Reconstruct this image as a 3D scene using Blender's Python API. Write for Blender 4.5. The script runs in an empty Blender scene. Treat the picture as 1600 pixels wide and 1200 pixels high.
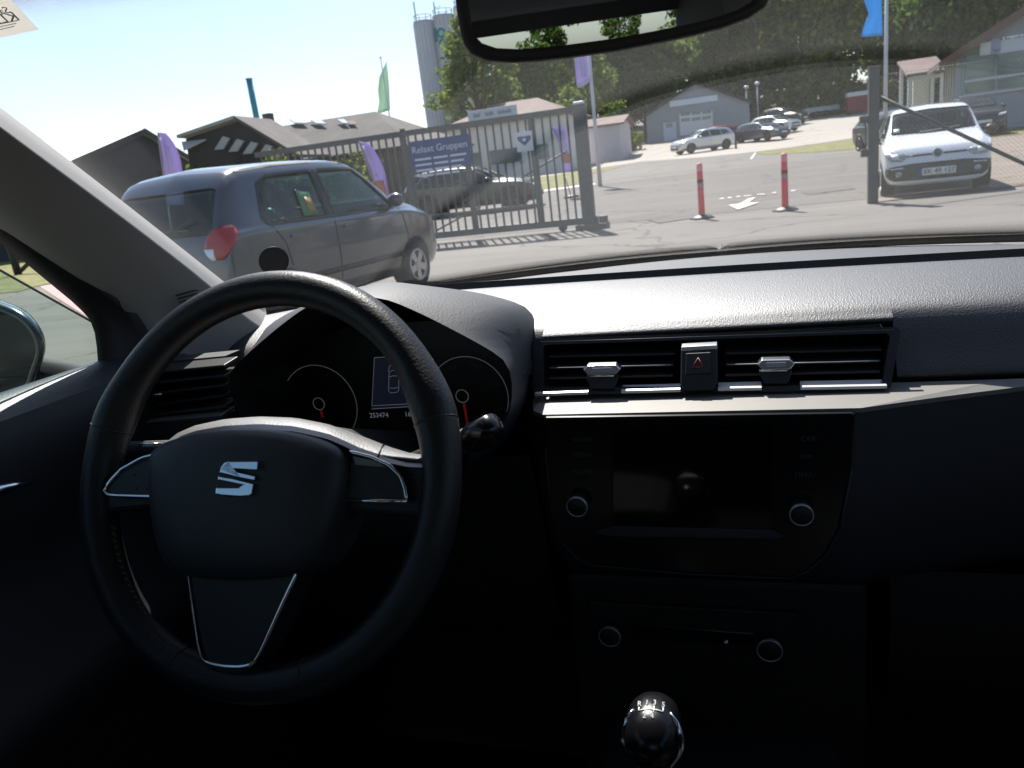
import bpy, bmesh, math, random
from mathutils import Vector, Matrix
from mathutils.bvhtree import BVHTree
R = math.radians
scene = bpy.context.scene
COL = scene.collection

# ------------------------------------------------------------------ camera, sky, sun, exposure
CAM = Vector((0.05, 0.0, 1.22)); YAW = R(18.0); PITCH = R(-15.5); ROLL = R(7.0); FPX = 1200.0
fw = Vector((-math.sin(YAW)*math.cos(PITCH), math.cos(YAW)*math.cos(PITCH), math.sin(PITCH)))
rt = Vector((math.cos(YAW), math.sin(YAW), 0)); up = rt.cross(fw)
rt, up = rt*math.cos(ROLL) - up*math.sin(ROLL), up*math.cos(ROLL) + rt*math.sin(ROLL)
cd = bpy.data.cameras.new('camera'); cam = bpy.data.objects.new('camera', cd); COL.objects.link(cam)
cam.matrix_world = Matrix(((rt.x, up.x, -fw.x, CAM.x), (rt.y, up.y, -fw.y, CAM.y), (rt.z, up.z, -fw.z, CAM.z), (0, 0, 0, 1)))
cd.sensor_fit = 'HORIZONTAL'; cd.sensor_width = 36; cd.lens = 27.0
cd.clip_start = 0.02; cd.clip_end = 3000
cd.dof.use_dof = True; cd.dof.focus_distance = 0.95; cd.dof.aperture_fstop = 12
scene.camera = cam

SUN_EL = R(52.0); SUN_AZ = R(-22.0)          # azimuth from the car's forward direction, to the left
sdir = Vector((math.sin(SUN_AZ)*math.cos(SUN_EL), math.cos(SUN_AZ)*math.cos(SUN_EL), math.sin(SUN_EL)))
world = bpy.data.worlds.new('World'); scene.world = world; world.use_nodes = True
wn = world.node_tree.nodes; wl = world.node_tree.links; wn.clear()
sky = wn.new('ShaderNodeTexSky'); sky.sky_type = 'NISHITA'; sky.sun_disc = False
sky.sun_elevation = SUN_EL; sky.sun_rotation = SUN_AZ
sky.air_density = 1.0; sky.dust_density = 0.7; sky.ozone_density = 1.0
bg = wn.new('ShaderNodeBackground'); bg.inputs['Strength'].default_value = 0.086
wo = wn.new('ShaderNodeOutputWorld'); wl.new(sky.outputs[0], bg.inputs[0]); wl.new(bg.outputs[0], wo.inputs[0])
sl = bpy.data.lights.new('sun', 'SUN'); sl.energy = 5.0; sl.angle = R(0.55); sl.color = (1.0, 0.955, 0.89)
so = bpy.data.objects.new('sun', sl); COL.objects.link(so)
so.rotation_euler = sdir.to_track_quat('Z', 'Y').to_euler(); so.location = (0, 0, 30)
vs = scene.view_settings; vs.view_transform = 'Standard'; vs.look = 'None'; vs.gamma = 1.0; vs.use_curve_mapping = False
vs.exposure = 1.05
scene.render.engine = 'CYCLES'
scene.cycles.transparent_max_bounces = 24
scene.cycles.max_bounces = 10
scene.cycles.sample_clamp_indirect = 6.0

# ------------------------------------------------------------------ measuring: from picture points to places
def ray(px, py): return (fw + rt*((px-800)/FPX) - up*((py-600)/FPX)).normalized()
def atY(px, py, Y): d = ray(px, py); return CAM + d*((Y-CAM.y)/d.y)
def atX(px, py, X): d = ray(px, py); return CAM + d*((X-CAM.x)/d.x)
def atZ(px, py, Z): d = ray(px, py); return CAM + d*((Z-CAM.z)/d.z)
def pchip(xs, ys):
    n = len(xs); h = [xs[i+1]-xs[i] for i in range(n-1)]; dl = [(ys[i+1]-ys[i])/h[i] for i in range(n-1)]
    m = [0.0]*n; m[0] = dl[0]; m[-1] = dl[-1]
    for i in range(1, n-1):
        if dl[i-1]*dl[i] > 0:
            w1 = 2*h[i]+h[i-1]; w2 = h[i]+2*h[i-1]; m[i] = (w1+w2)/(w1/dl[i-1]+w2/dl[i])
    def f(x):
        if x <= xs[0]: return ys[0]
        if x >= xs[-1]: return ys[-1]
        i = max(k for k in range(n-1) if xs[k] <= x); t = (x-xs[i])/h[i]
        return ((1+2*t)*(1-t)**2*ys[i] + t*(1-t)**2*h[i]*m[i] + t*t*(3-2*t)*ys[i+1] + t*t*(t-1)*h[i]*m[i+1])
    return f
hz = pchip([-400, 18, 30, 45, 60, 80, 100, 150, 300, 700], [0, 0, .15, .55, .85, 2.2, 3.4, 7, 16, 24])
def gp(px, py):
    d = ray(px, py); t = 3.0
    while t < 500:
        p = CAM + d*t
        if p.z <= hz(p.y): break
        t += 0.05 + t*0.004
    return CAM + d*t
def lerp(a, b, t): return a + (b-a)*t

# ------------------------------------------------------------------ materials
MATS = {}
def mat(name, col=(.5, .5, .5), rough=.6, metal=0., var=0., vscale=4., bump=0., bscale=200., spec=.5, coat=0., trans=0., emit=0., vcol=None, bdist=.001):
    if name in MATS: return MATS[name]
    m = bpy.data.materials.new(name); m.use_nodes = True; nt = m.node_tree; p = nt.nodes['Principled BSDF']
    p.inputs['Base Color'].default_value = (*col, 1); p.inputs['Roughness'].default_value = rough; p.inputs['Metallic'].default_value = metal
    p.inputs['Specular IOR Level'].default_value = spec; p.inputs['Coat Weight'].default_value = coat; p.inputs['Coat Roughness'].default_value = .06
    if emit: p.inputs['Emission Color'].default_value = (*col, 1); p.inputs['Emission Strength'].default_value = emit
    tc = nt.nodes.new('ShaderNodeTexCoord')
    if var:
        n = nt.nodes.new('ShaderNodeTexNoise'); n.inputs['Scale'].default_value = vscale; n.inputs['Detail'].default_value = 7; n.inputs['Roughness'].default_value = .65
        nt.links.new(tc.outputs['Object'], n.inputs['Vector'])
        r = nt.nodes.new('ShaderNodeValToRGB'); c2 = vcol or tuple(min(1, c*(1+var)) for c in col)
        r.color_ramp.elements[0].position = .32; r.color_ramp.elements[0].color = (*[c*(1-var) for c in col], 1)
        r.color_ramp.elements[1].position = .68; r.color_ramp.elements[1].color = (*c2, 1)
        nt.links.new(n.outputs['Fac'], r.inputs[0]); nt.links.new(r.outputs[0], p.inputs['Base Color'])
    if bump:
        n = nt.nodes.new('ShaderNodeTexNoise'); n.inputs['Scale'].default_value = bscale; n.inputs['Detail'].default_value = 3
        nt.links.new(tc.outputs['Object'], n.inputs['Vector'])
        b = nt.nodes.new('ShaderNodeBump'); b.inputs['Strength'].default_value = bump; b.inputs['Distance'].default_value = bdist
        nt.links.new(n.outputs['Fac'], b.inputs['Height']); nt.links.new(b.outputs[0], p.inputs['Normal'])
    MATS[name] = m; return m

def glass(name, tint=(.93, .96, .95), f0=.04, dust=0.0, dustcol=(.6, .58, .52), ar=1.0):
    """A pane: Schlick reflection over clear transmission, with an optional film of dust."""
    if name in MATS: return MATS[name]
    m = bpy.data.materials.new(name); m.use_nodes = True; nt = m.node_tree; N = nt.nodes; Lk = nt.links; N.clear()
    out = N.new('ShaderNodeOutputMaterial'); g = N.new('ShaderNodeNewGeometry')
    dp = N.new('ShaderNodeVectorMath'); dp.operation = 'DOT_PRODUCT'; Lk.new(g.outputs['Normal'], dp.inputs[0]); Lk.new(g.outputs['Incoming'], dp.inputs[1])
    def M(op, a, b=None):
        n = N.new('ShaderNodeMath'); n.operation = op
        for i, v in enumerate((a, b)):
            if v is None: continue
            if isinstance(v, (int, float)): n.inputs[i].default_value = v
            else: Lk.new(v, n.inputs[i])
        return n.outputs[0]
    c = M('ABSOLUTE', dp.outputs['Value']); F = M('ADD', M('MULTIPLY', M('POWER', M('SUBTRACT', 1.0, c), 5.0), 1-f0), f0); F = M('MULTIPLY', F, ar)
    t = N.new('ShaderNodeBsdfTransparent'); t.inputs[0].default_value = (*tint, 1)
    gl = N.new('ShaderNodeBsdfGlossy'); gl.inputs['Roughness'].default_value = 0.0
    mx = N.new('ShaderNodeMixShader'); Lk.new(F, mx.inputs[0]); Lk.new(t.outputs[0], mx.inputs[1]); Lk.new(gl.outputs[0], mx.inputs[2])
    last = mx
    if dust:
        d = N.new('ShaderNodeBsdfTranslucent'); d.inputs[0].default_value = (*dustcol, 1)
        tc = N.new('ShaderNodeTexCoord'); n1 = N.new('ShaderNodeTexNoise'); n1.inputs['Scale'].default_value = 9; n1.inputs['Detail'].default_value = 6
        n2 = N.new('ShaderNodeTexVoronoi'); n2.inputs['Scale'].default_value = 160; n2.inputs['Randomness'].default_value = 1
        Lk.new(tc.outputs['Object'], n1.inputs['Vector']); Lk.new(tc.outputs['Object'], n2.inputs['Vector'])
        sp = M('MULTIPLY', M('LESS_THAN', n2.outputs['Distance'], .06), .22)
        sp = M('MULTIPLY', sp, M('GREATER_THAN', n1.outputs['Fac'], .58))
        fac = M('MINIMUM', M('ADD', M('MULTIPLY', n1.outputs['Fac'], dust*2), sp), 1.0)
        m2 = N.new('ShaderNodeMixShader'); Lk.new(fac, m2.inputs[0]); Lk.new(mx.outputs[0], m2.inputs[1]); Lk.new(d.outputs[0], m2.inputs[2]); last = m2
    Lk.new(last.outputs[0], out.inputs[0]); MATS[name] = m; return m

# ------------------------------------------------------------------ objects
WM = {}
def thing(name, label, cat, loc=(0, 0, 0), rotz=0., group=None):
    o = bpy.data.objects.new(name, None); COL.objects.link(o); o.empty_display_size = .2
    o.location = loc; o.rotation_euler = (0, 0, rotz)
    WM[o] = Matrix.Translation(Vector(loc)) @ Matrix.Rotation(rotz, 4, 'Z')
    return tag(o, label, cat, group)
def tag(o, label=None, cat=None, group=None, kind=None):
    if label: o['label'] = label
    if cat: o['category'] = cat
    if group: o['group'] = group
    if kind: o['kind'] = kind
    return o
def link(name, me, m, parent=None, smooth=False):
    if m is not None and not me.materials: me.materials.append(m)
    if smooth:
        me.polygons.foreach_set('use_smooth', [True]*len(me.polygons)); me.update()
    o = bpy.data.objects.new(name, me); COL.objects.link(o)
    if parent is not None: o.parent = parent; WM[o] = WM[parent]
    else: WM[o] = Matrix()
    return o
def mesh(name, vs_, fs, m, parent=None, smooth=False, world=False):
    """world=True: the vertices are given in world space and moved into the parent's space."""
    if world and parent is not None:
        iv = WM[parent].inverted(); vs_ = [iv @ Vector(v) for v in vs_]
    me = bpy.data.meshes.new(name); me.from_pydata([tuple(v) for v in vs_], [], fs); me.update()
    return link(name, me, m, parent, smooth)
def bm_obj(name, bm, m, parent=None, smooth=False, world=False, recalc=True):
    if recalc: bmesh.ops.recalc_face_normals(bm, faces=bm.faces)
    if world and parent is not None: bmesh.ops.transform(bm, matrix=WM[parent].inverted(), verts=bm.verts)
    me = bpy.data.meshes.new(name); bm.to_mesh(me); bm.free(); return link(name, me, m, parent, smooth)
def bm_box(bm, lo, hi, bev=0.):
    lo, hi = Vector(lo), Vector(hi); c = (lo+hi)/2; s = hi-lo
    r = bmesh.ops.create_cube(bm, size=1, matrix=Matrix.Translation(c) @ Matrix.Diagonal((*s, 1)))
    if bev: bmesh.ops.bevel(bm, geom=list({e for v in r['verts'] for e in v.link_edges}), offset=bev, segments=2, affect='EDGES', profile=.5)
def box(name, lo, hi, m, parent=None, bev=0., world=False):
    bm = bmesh.new(); bm_box(bm, lo, hi, bev); return bm_obj(name, bm, m, parent, world=world)
def bm_tube(bm, pts, r, seg=8, cap=True, closed=False):
    pts = [Vector(p) for p in pts]; n = len(pts); rings = []; prev = None
    rs = r if isinstance(r, (list, tuple)) else [r]*n
    for i, p in enumerate(pts):
        if closed: t = (pts[(i+1) % n]-pts[i-1]).normalized()
        else: t = (pts[min(i+1, n-1)]-pts[max(i-1, 0)]).normalized()
        if prev is None:
            a = Vector((0, 0, 1)) if abs(t.z) < .9 else Vector((1, 0, 0)); u = t.cross(a).normalized()
        else: u = (prev - t*prev.dot(t)).normalized()
        prev = u; w = t.cross(u)
        rings.append([bm.verts.new(p + (u*math.cos(2*math.pi*k/seg) + w*math.sin(2*math.pi*k/seg))*rs[i]) for k in range(seg)])
    for i in range(n if closed else n-1):
        a, b = rings[i], rings[(i+1) % n]
        for k in range(seg): bm.faces.new((a[k], a[(k+1) % seg], b[(k+1) % seg], b[k]))
    if cap and not closed: bm.faces.new(rings[0]); bm.faces.new(rings[-1])
def tube(name, pts, r, m, parent=None, seg=8, closed=False, smooth=True, world=False):
    bm = bmesh.new(); bm_tube(bm, pts, r, seg, True, closed); return bm_obj(name, bm, m, parent, smooth, world)
def grid(name, rows, m, parent=None, smooth=True, closed=False, world=False, flip=False, thick=0.):
    n = len(rows[0]); vs_ = [v for r_ in rows for v in r_]; fs = []
    for i in range(len(rows)-1):
        for k in range(n if closed else n-1):
            q = (i*n+k, i*n+(k+1) % n, (i+1)*n+(k+1) % n, (i+1)*n+k); fs.append(q[::-1] if flip else q)
    o = mesh(name, vs_, fs, m, parent, smooth, world)
    if thick:
        s = o.modifiers.new('solid', 'SOLIDIFY'); s.thickness = thick; s.offset = -1
    return o
def prism(name, poly, d, m, parent=None, bev=0., world=False, smooth=False):
    """a flat polygon (list of 3-D points) pushed along d, edges softened"""
    bm = bmesh.new(); d = Vector(d); a = [bm.verts.new(Vector(p)) for p in poly]; b = [bm.verts.new(Vector(p)+d) for p in poly]; n = len(poly)
    bm.faces.new(a); bm.faces.new(b[::-1])
    for k in range(n): bm.faces.new((a[k], b[k], b[(k+1) % n], a[(k+1) % n]))
    if bev: bmesh.ops.recalc_face_normals(bm, faces=bm.faces); bmesh.ops.bevel(bm, geom=[e for e in bm.edges if len(e.link_faces) == 2 and e.calc_face_angle(0) > .5], offset=bev, segments=2, affect='EDGES', profile=.5)
    return bm_obj(name, bm, m, parent, smooth, world)
def lathe(name, prof, m, parent=None, seg=32, M=Matrix(), smooth=True, world=False):
    vs_, fs = [], []; n = len(prof)
    for k in range(seg):
        a = 2*math.pi*k/seg
        for (r_, z_) in prof: vs_.append(M @ Vector((r_*math.cos(a), r_*math.sin(a), z_)))
    for k in range(seg):
        for i in range(n-1): fs.append((k*n+i, ((k+1) % seg)*n+i, ((k+1) % seg)*n+i+1, k*n+i+1))
    return mesh(name, vs_, fs, m, parent, smooth, world)
def text(name, s, size, m, parent, M, extrude=.0005, align='CENTER', world=True):
    cu = bpy.data.curves.new('t', 'FONT'); cu.body = s; cu.size = size; cu.align_x = align; cu.align_y = 'CENTER'; cu.extrude = extrude; cu.resolution_u = 3
    o = bpy.data.objects.new('t', cu); COL.objects.link(o); dg = bpy.context.evaluated_depsgraph_get()
    me = bpy.data.meshes.new_from_object(o.evaluated_get(dg)); bpy.data.objects.remove(o); bpy.data.curves.remove(cu)
    me.transform((WM[parent].inverted() if world and parent is not None else Matrix()) @ M); me.materials.clear(); me.name = name
    return link(name, me, m, parent)
def frame_m(o, x, y):
    x = Vector(x).normalized(); y = Vector(y).normalized(); z = x.cross(y); o = Vector(o)
    return Matrix(((x.x, y.x, z.x, o.x), (x.y, y.y, z.y, o.y), (x.z, y.z, z.z, o.z), (0, 0, 0, 1)))
def copy_tree(o, parent=None):
    c = o.copy(); COL.objects.link(c); c.parent = parent
    for ch in o.children: copy_tree(ch, c)
    return c
def smooth_poly(pts, it=2, closed=False):
    pts = [Vector(p) for p in pts]
    for _ in range(it):
        q = [] if closed else [pts[0]]
        for i in range(len(pts) if closed else len(pts)-1):
            a, b = pts[i], pts[(i+1) % len(pts)]; q += [a*.75+b*.25, a*.25+b*.75]
        if not closed: q.append(pts[-1])
        pts = q
    return pts
def round_poly(pts, k=5):
    pts = [Vector(p) for p in pts]; n = len(pts); q = [pts[i].lerp(pts[(i+1) % n], j/k) for i in range(n) for j in range(k)]
    return smooth_poly(q, 1, True)
def resample(pts, n):
    pts = [Vector(p) for p in pts]; d = [0]
    for a, b in zip(pts, pts[1:]): d.append(d[-1]+(b-a).length)
    out = []
    for k in range(n):
        s = d[-1]*k/(n-1); i = 0
        while i < len(pts)-2 and d[i+1] < s: i += 1
        t = (s-d[i])/max(1e-9, d[i+1]-d[i]); out.append(pts[i].lerp(pts[i+1], min(1, t)))
    return out

# ================================================================== THE GROUND
def sheet(name, poly, dz, m, label=None, kind='structure', parent=None):
    bm = bmesh.new(); f = bm.faces.new([bm.verts.new((x, y, 0)) for x, y in poly])
    ys = [y for _, y in poly]; y = math.floor(min(ys)/4)*4
    brk = [v for v in list(range(18, 110, 4)) + list(range(110, 700, 20)) if min(ys) < v < max(ys)]
    for v in brk: bmesh.ops.bisect_plane(bm, geom=bm.verts[:]+bm.edges[:]+bm.faces[:], plane_co=(0, v, 0), plane_no=(0, 1, 0))
    for v in bm.verts: v.co.z = hz(v.co.y)+dz
    bmesh.ops.recalc_face_normals(bm, faces=bm.faces)
    if sum(f.normal.z for f in bm.faces) < 0: bmesh.ops.reverse_faces(bm, faces=bm.faces[:])
    o = bm_obj(name, bm, m, parent, recalc=False)
    if kind: o['kind'] = kind
    if label: o['label'] = label
    return o
def asphalt(name, col, var=.2):
    m = mat(name, col, .85, bump=.5, bscale=70, spec=.3, bdist=.004)
    nt = m.node_tree; p = nt.nodes['Principled BSDF']; tc = nt.nodes['Texture Coordinate']
    a = nt.nodes.new('ShaderNodeTexNoise'); a.inputs['Scale'].default_value = .35; a.inputs['Detail'].default_value = 8; a.inputs['Roughness'].default_value = .7
    b = nt.nodes.new('ShaderNodeTexNoise'); b.inputs['Scale'].default_value = 45; b.inputs['Detail'].default_value = 4
    mp = nt.nodes.new('ShaderNodeMapping'); mp.inputs['Scale'].default_value = (.4, 1.6, 1)
    nt.links.new(tc.outputs['Object'], mp.inputs[0]); nt.links.new(mp.outputs[0], a.inputs['Vector']); nt.links.new(tc.outputs['Object'], b.inputs['Vector'])
    mx = nt.nodes.new('ShaderNodeMath'); mx.operation = 'MULTIPLY_ADD'; mx.inputs[1].default_value = .35
    nt.links.new(b.outputs['Fac'], mx.inputs[0]); nt.links.new(a.outputs['Fac'], mx.inputs[2])
    r = nt.nodes.new('ShaderNodeValToRGB'); r.color_ramp.elements[0].position = .45; r.color_ramp.elements[1].position = .95
    r.color_ramp.elements[0].color = (*[c*(1-var*1.4) for c in col], 1); r.color_ramp.elements[1].color = (*[c*(1+var) for c in col], 1)
    nt.links.new(mx.outputs[0], r.inputs[0])
    # thin cracks and darker oil stains
    nz = nt.nodes.new('ShaderNodeTexNoise'); nz.inputs['Scale'].default_value = 1.3; nz.inputs['Detail'].default_value = 5; nt.links.new(tc.outputs['Object'], nz.inputs['Vector'])
    va = nt.nodes.new('ShaderNodeVectorMath'); va.operation = 'MULTIPLY_ADD'; va.inputs[1].default_value = (1.2, 1.2, 0); nt.links.new(nz.outputs['Color'], va.inputs[0]); nt.links.new(tc.outputs['Object'], va.inputs[2])
    vo = nt.nodes.new('ShaderNodeTexVoronoi'); vo.feature = 'DISTANCE_TO_EDGE'; vo.inputs['Scale'].default_value = .28; nt.links.new(va.outputs[0], vo.inputs['Vector'])
    c1 = nt.nodes.new('ShaderNodeValToRGB'); c1.color_ramp.elements[0].position = .003; c1.color_ramp.elements[0].color = (.55, .53, .5, 1); c1.color_ramp.elements[1].position = .011; c1.color_ramp.elements[1].color = (1, 1, 1, 1); nt.links.new(vo.outputs['Distance'], c1.inputs[0])
    st = nt.nodes.new('ShaderNodeTexNoise'); st.inputs['Scale'].default_value = .8; st.inputs['Detail'].default_value = 3; nt.links.new(tc.outputs['Object'], st.inputs['Vector'])
    c2 = nt.nodes.new('ShaderNodeValToRGB'); c2.color_ramp.elements[0].position = .60; c2.color_ramp.elements[0].color = (1, 1, 1, 1); c2.color_ramp.elements[1].position = .74; c2.color_ramp.elements[1].color = (.72, .71, .70, 1); nt.links.new(st.outputs['Fac'], c2.inputs[0])
    m1 = nt.nodes.new('ShaderNodeMix'); m1.data_type = 'RGBA'; m1.blend_type = 'MULTIPLY'; m1.inputs[0].default_value = 1; nt.links.new(r.outputs[0], m1.inputs[6]); nt.links.new(c1.outputs[0], m1.inputs[7])
    m2 = nt.nodes.new('ShaderNodeMix'); m2.data_type = 'RGBA'; m2.blend_type = 'MULTIPLY'; m2.inputs[0].default_value = 1; nt.links.new(m1.outputs[2], m2.inputs[6]); nt.links.new(c2.outputs[0], m2.inputs[7])
    nt.links.new(m2.outputs[2], p.inputs['Base Color']); return m
M_asph = asphalt('aged_asphalt', (.150, .138, .123))
M_asph2 = asphalt('older_asphalt', (.125, .113, .102))
M_conc = asphalt('pale_concrete', (.33, .30, .265), .08)
M_grass = mat('lawn', (.13, .15, .035), .9, var=.45, vscale=3.0, vcol=(.24, .22, .07), bump=.8, bscale=60, bdist=.03)
M_pave = asphalt('block_paving', (.20, .165, .135), .22)
M_pink = mat('pink_paving', (.34, .215, .20), .85, var=.12, vscale=2)
M_white = mat('road_paint', (.50, .48, .45), .7, var=.18, vscale=30)
sheet('ground', [(-400, -200), (400, -200), (400, 700), (-400, 700)], 0, M_asph)
def pxsheet(name, pxs, dz, m, tail=()): return sheet(name, [(gp(*p).x, gp(*p).y) for p in pxs]+list(tail), dz, m)
sheet('road', [(-40, 15.0), (30, 14.8), (30, 33), (-40, 33)], .004, M_asph2)
pxsheet('concrete_yard', [(905, 269), (930, 264), (1000, 253), (1100, 246), (1178, 238), (1240, 230), (1350, 214), (1420, 203), (1600, 176)], .008, M_conc, [(40, 92), (-40, 92), (-40, 40)])
# lawns: the verge beyond the road, the strip by the gate, the bank by the left window
pxsheet('lawn', [(1176, 239), (1240, 231), (1350, 216), (1420, 205), (1600, 179), (1760, 152), (1760, 186), (1600, 210), (1530, 217), (1350, 233), (1260, 239), (1196, 242)], .012, M_grass)
pxsheet('lawn', [(700, 300), (820, 283), (905, 267), (978, 259), (962, 264), (930, 270), (908, 278), (900, 288), (860, 298), (830, 304), (700, 327)], .012, M_grass)
pxsheet('lawn', [(-200, 480), (0, 459), (30, 456), (62, 447), (112, 438), (150, 428), (300, 392), (300, 362), (0, 382), (-200, 404)], .012, M_grass)
pxsheet('block_paving', [(1364, 318), (1480, 305), (1600, 291), (1760, 272), (1760, 190), (1600, 212), (1530, 219), (1364, 236)], .016, M_pave)
pxsheet('brick_path', [(62, 448.5), (112, 439), (150, 430), (330, 398), (420, 420), (240, 520), (160, 512), (110, 480)], .010, M_pink)
# painted arrow and dashes
def mark(name, pxs, dz=.022):
    return sheet(name, [(gp(*p).x, gp(*p).y) for p in pxs], dz, M_white)
mark('road_arrow', [(1138, 322), (1153, 329.5), (1187, 318), (1169, 318.5), (1181, 310), (1170, 311.5), (1157, 319.5), (1149, 321.2)])
for a, b in ((1124, 1131), (1137, 1143), (1151, 1157), (1162, 1174), (1183, 1195), (1207, 1213), (1236, 1243)):
    y = lerp(311.5, 299, (a-1124)/116); mark('road_dash', [(a, y), (b, y-.8), (b, y+.6), (a, y+1.3)])
M_patch = asphalt('patched_asphalt', (.105, .098, .09), .15)
for q in ([(1010, 345), (1075, 338), (1082, 342), (1030, 350)], [(1250, 300), (1330, 290), (1336, 296), (1262, 306)], [(940, 300), (990, 294), (1000, 297), (950, 304)]): pxsheet('asphalt_patch', q, .012, M_patch)
mark('parking_line', [(1172, 249), (1179, 239.5), (1182, 239.5), (1175, 249.5)])
mark('parking_line', [(700, 318), (930, 287), (930, 289), (700, 320.5)], .02)

# ================================================================== TREES AND HEDGES
def leaf_mat(name, c1, c2, tr=.45):
    m = bpy.data.materials.new(name); m.use_nodes = True; nt = m.node_tree; N = nt.nodes; N.clear()
    out = N.new('ShaderNodeOutputMaterial'); g = N.new('ShaderNodeNewGeometry'); r = N.new('ShaderNodeValToRGB')
    r.color_ramp.elements[0].color = (*c1, 1); r.color_ramp.elements[1].color = (*c2, 1)
    nt.links.new(g.outputs['Random Per Island'], r.inputs[0])
    d = N.new('ShaderNodeBsdfDiffuse'); t = N.new('ShaderNodeBsdfTranslucent'); mx = N.new('ShaderNodeMixShader'); mx.inputs[0].default_value = tr
    nt.links.new(r.outputs[0], d.inputs[0]); nt.links.new(r.outputs[0], t.inputs[0]); nt.links.new(d.outputs[0], mx.inputs[1]); nt.links.new(t.outputs[0], mx.inputs[2])
    nt.links.new(mx.outputs[0], out.inputs[0]); MATS[name] = m; return m
ML = [leaf_mat('leaves_a', (.05, .095, .02), (.17, .24, .05)), leaf_mat('leaves_b', (.07, .12, .028), (.25, .31, .075)), leaf_mat('leaves_c', (.045, .085, .026), (.13, .20, .05)), leaf_mat('leaves_d', (.09, .125, .02), (.25, .27, .05))]
M_bark = mat('bark', (.09, .07, .05), .9, var=.3, vscale=6, bump=.6, bscale=20, bdist=.02)
def leaves(rng, clumps, per, size):
    vs_, fs = [], []
    for (c, r_) in clumps:
        for _ in range(per):
            d = Vector((rng.gauss(0, 1), rng.gauss(0, 1), rng.gauss(0, 1))).normalized(); rr = r_*(rng.random()**.45)
            p = c + Vector((d.x*rr, d.y*rr, d.z*rr*.8)); s = size*rng.uniform(.6, 1.4)
            n = (d + Vector((rng.gauss(0, .7), rng.gauss(0, .7), rng.gauss(0, .7)+.4))).normalized()
            u = n.orthogonal().normalized(); w = n.cross(u); a = rng.random()*6.28; u, w = u*math.cos(a)+w*math.sin(a), w*math.cos(a)-u*math.sin(a)
            k = len(vs_); vs_ += [p-u*s, p-w*s*.55+n*s*.12, p+u*s, p+w*s*.55+n*s*.12]; fs.append((k, k+1, k+2, k+3))
    return vs_, fs
def tree_proto(seed, h, w, nclump, per, size, lm, base=.18, shape=1.0):
    rng = random.Random(seed); t = thing('tree', 'x', 'tree'); bm = bmesh.new()
    bm_tube(bm, [(0, 0, -.5), (.05, .03, h*.25), (-.05*w, .02*w, h*.55), (0, 0, h*.85)], [h*.022, h*.018, h*.012, h*.004], 8)
    cl = []
    for k in range(nclump):
        a = rng.random()*6.28; z = base + (1-base)*((k+.5)/nclump); rad = (math.sin(math.pi*min(1, (z-base)/(1-base)*.86+.12))**.7)*w*.5*shape
        rr = rad*rng.uniform(.35, 1.0); c = Vector((rr*math.cos(a), rr*math.sin(a), z*h + rng.uniform(-.04, .04)*h)); cl.append((c, w*rng.uniform(.11, .2)))
        if k % 3 == 0: bm_tube(bm, [(0, 0, max(.15, z-.18)*h), c*.5+Vector((0, 0, z*h*.44)), c], [h*.007, h*.004, h*.0015], 5)
    bm_obj('trunk', bm, M_bark, t, True)
    v, f = leaves(rng, cl, per, size); mesh('crown', v, f, lm, t)
    return t
P_trees = [tree_proto(1, 18, 11, 60, 75, .40, ML[0]), tree_proto(2, 20, 10, 100, 75, .40, ML[1]), tree_proto(3, 17, 12, 60, 80, .40, ML[2]), tree_proto(4, 15, 9, 55, 75, .36, ML[1], .1), tree_proto(9, 8, 4.6, 44, 110, .17, ML[0], .12)]
used = set()
def tree(i, x, y, s, rz, label, group=None, sz=1.0, name='tree'):
    o = P_trees[i] if i not in used else copy_tree(P_trees[i]); used.add(i)
    o.name = name; o.location = (x, y, hz(y)-.2); o.scale = (s, s, s*sz); o.rotation_euler.z = rz
    tag(o, label, 'tree', group)
    if group is None and 'group' in o: del o['group']
    return o
tree(1, -19.6, 61, .66, .4, 'rounded pale green tree in front of the tall grey silos', sz=.9)
tree(3, -13.2, 74, .62, 1.3, 'lower bushy tree right behind the red-brown roofed white house')
rng = random.Random(5)
G_F = 'trees of the wood on the slope'
k = 0
for row, (Y, n, x0, x1) in enumerate(((94, 9, -23, 30), (108, 9, -27, 36), (128, 10, -33, 46))):
    for i in range(n):
        x = lerp(x0, x1, (i+rng.uniform(.2, .8))/n); y = Y + rng.uniform(-5, 5); kind = rng.choice([0, 1, 2, 0, 2])
        tree(kind, x, y, rng.uniform(.75, 1.05)*(1+.10*row), rng.random()*6.28, 'tall leafy tree of the wood on the slope behind the buildings', G_F, rng.uniform(.95, 1.15)); k += 1
for x, y, sc, kd, lb in ((-21.5, 82, .62, 2, 'leafy tree of middle height behind the white house roof'), (-16.5, 84, .7, 0, 'leafy tree beside the purple banner pole'), (-11.5, 86, .66, 2, 'leafy tree rising behind the left roof edge of the grey workshop'), (-26, 90, .8, 0, 'broad leafy tree right of the silos')): tree(kd, x, y, sc, x, lb)
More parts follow.
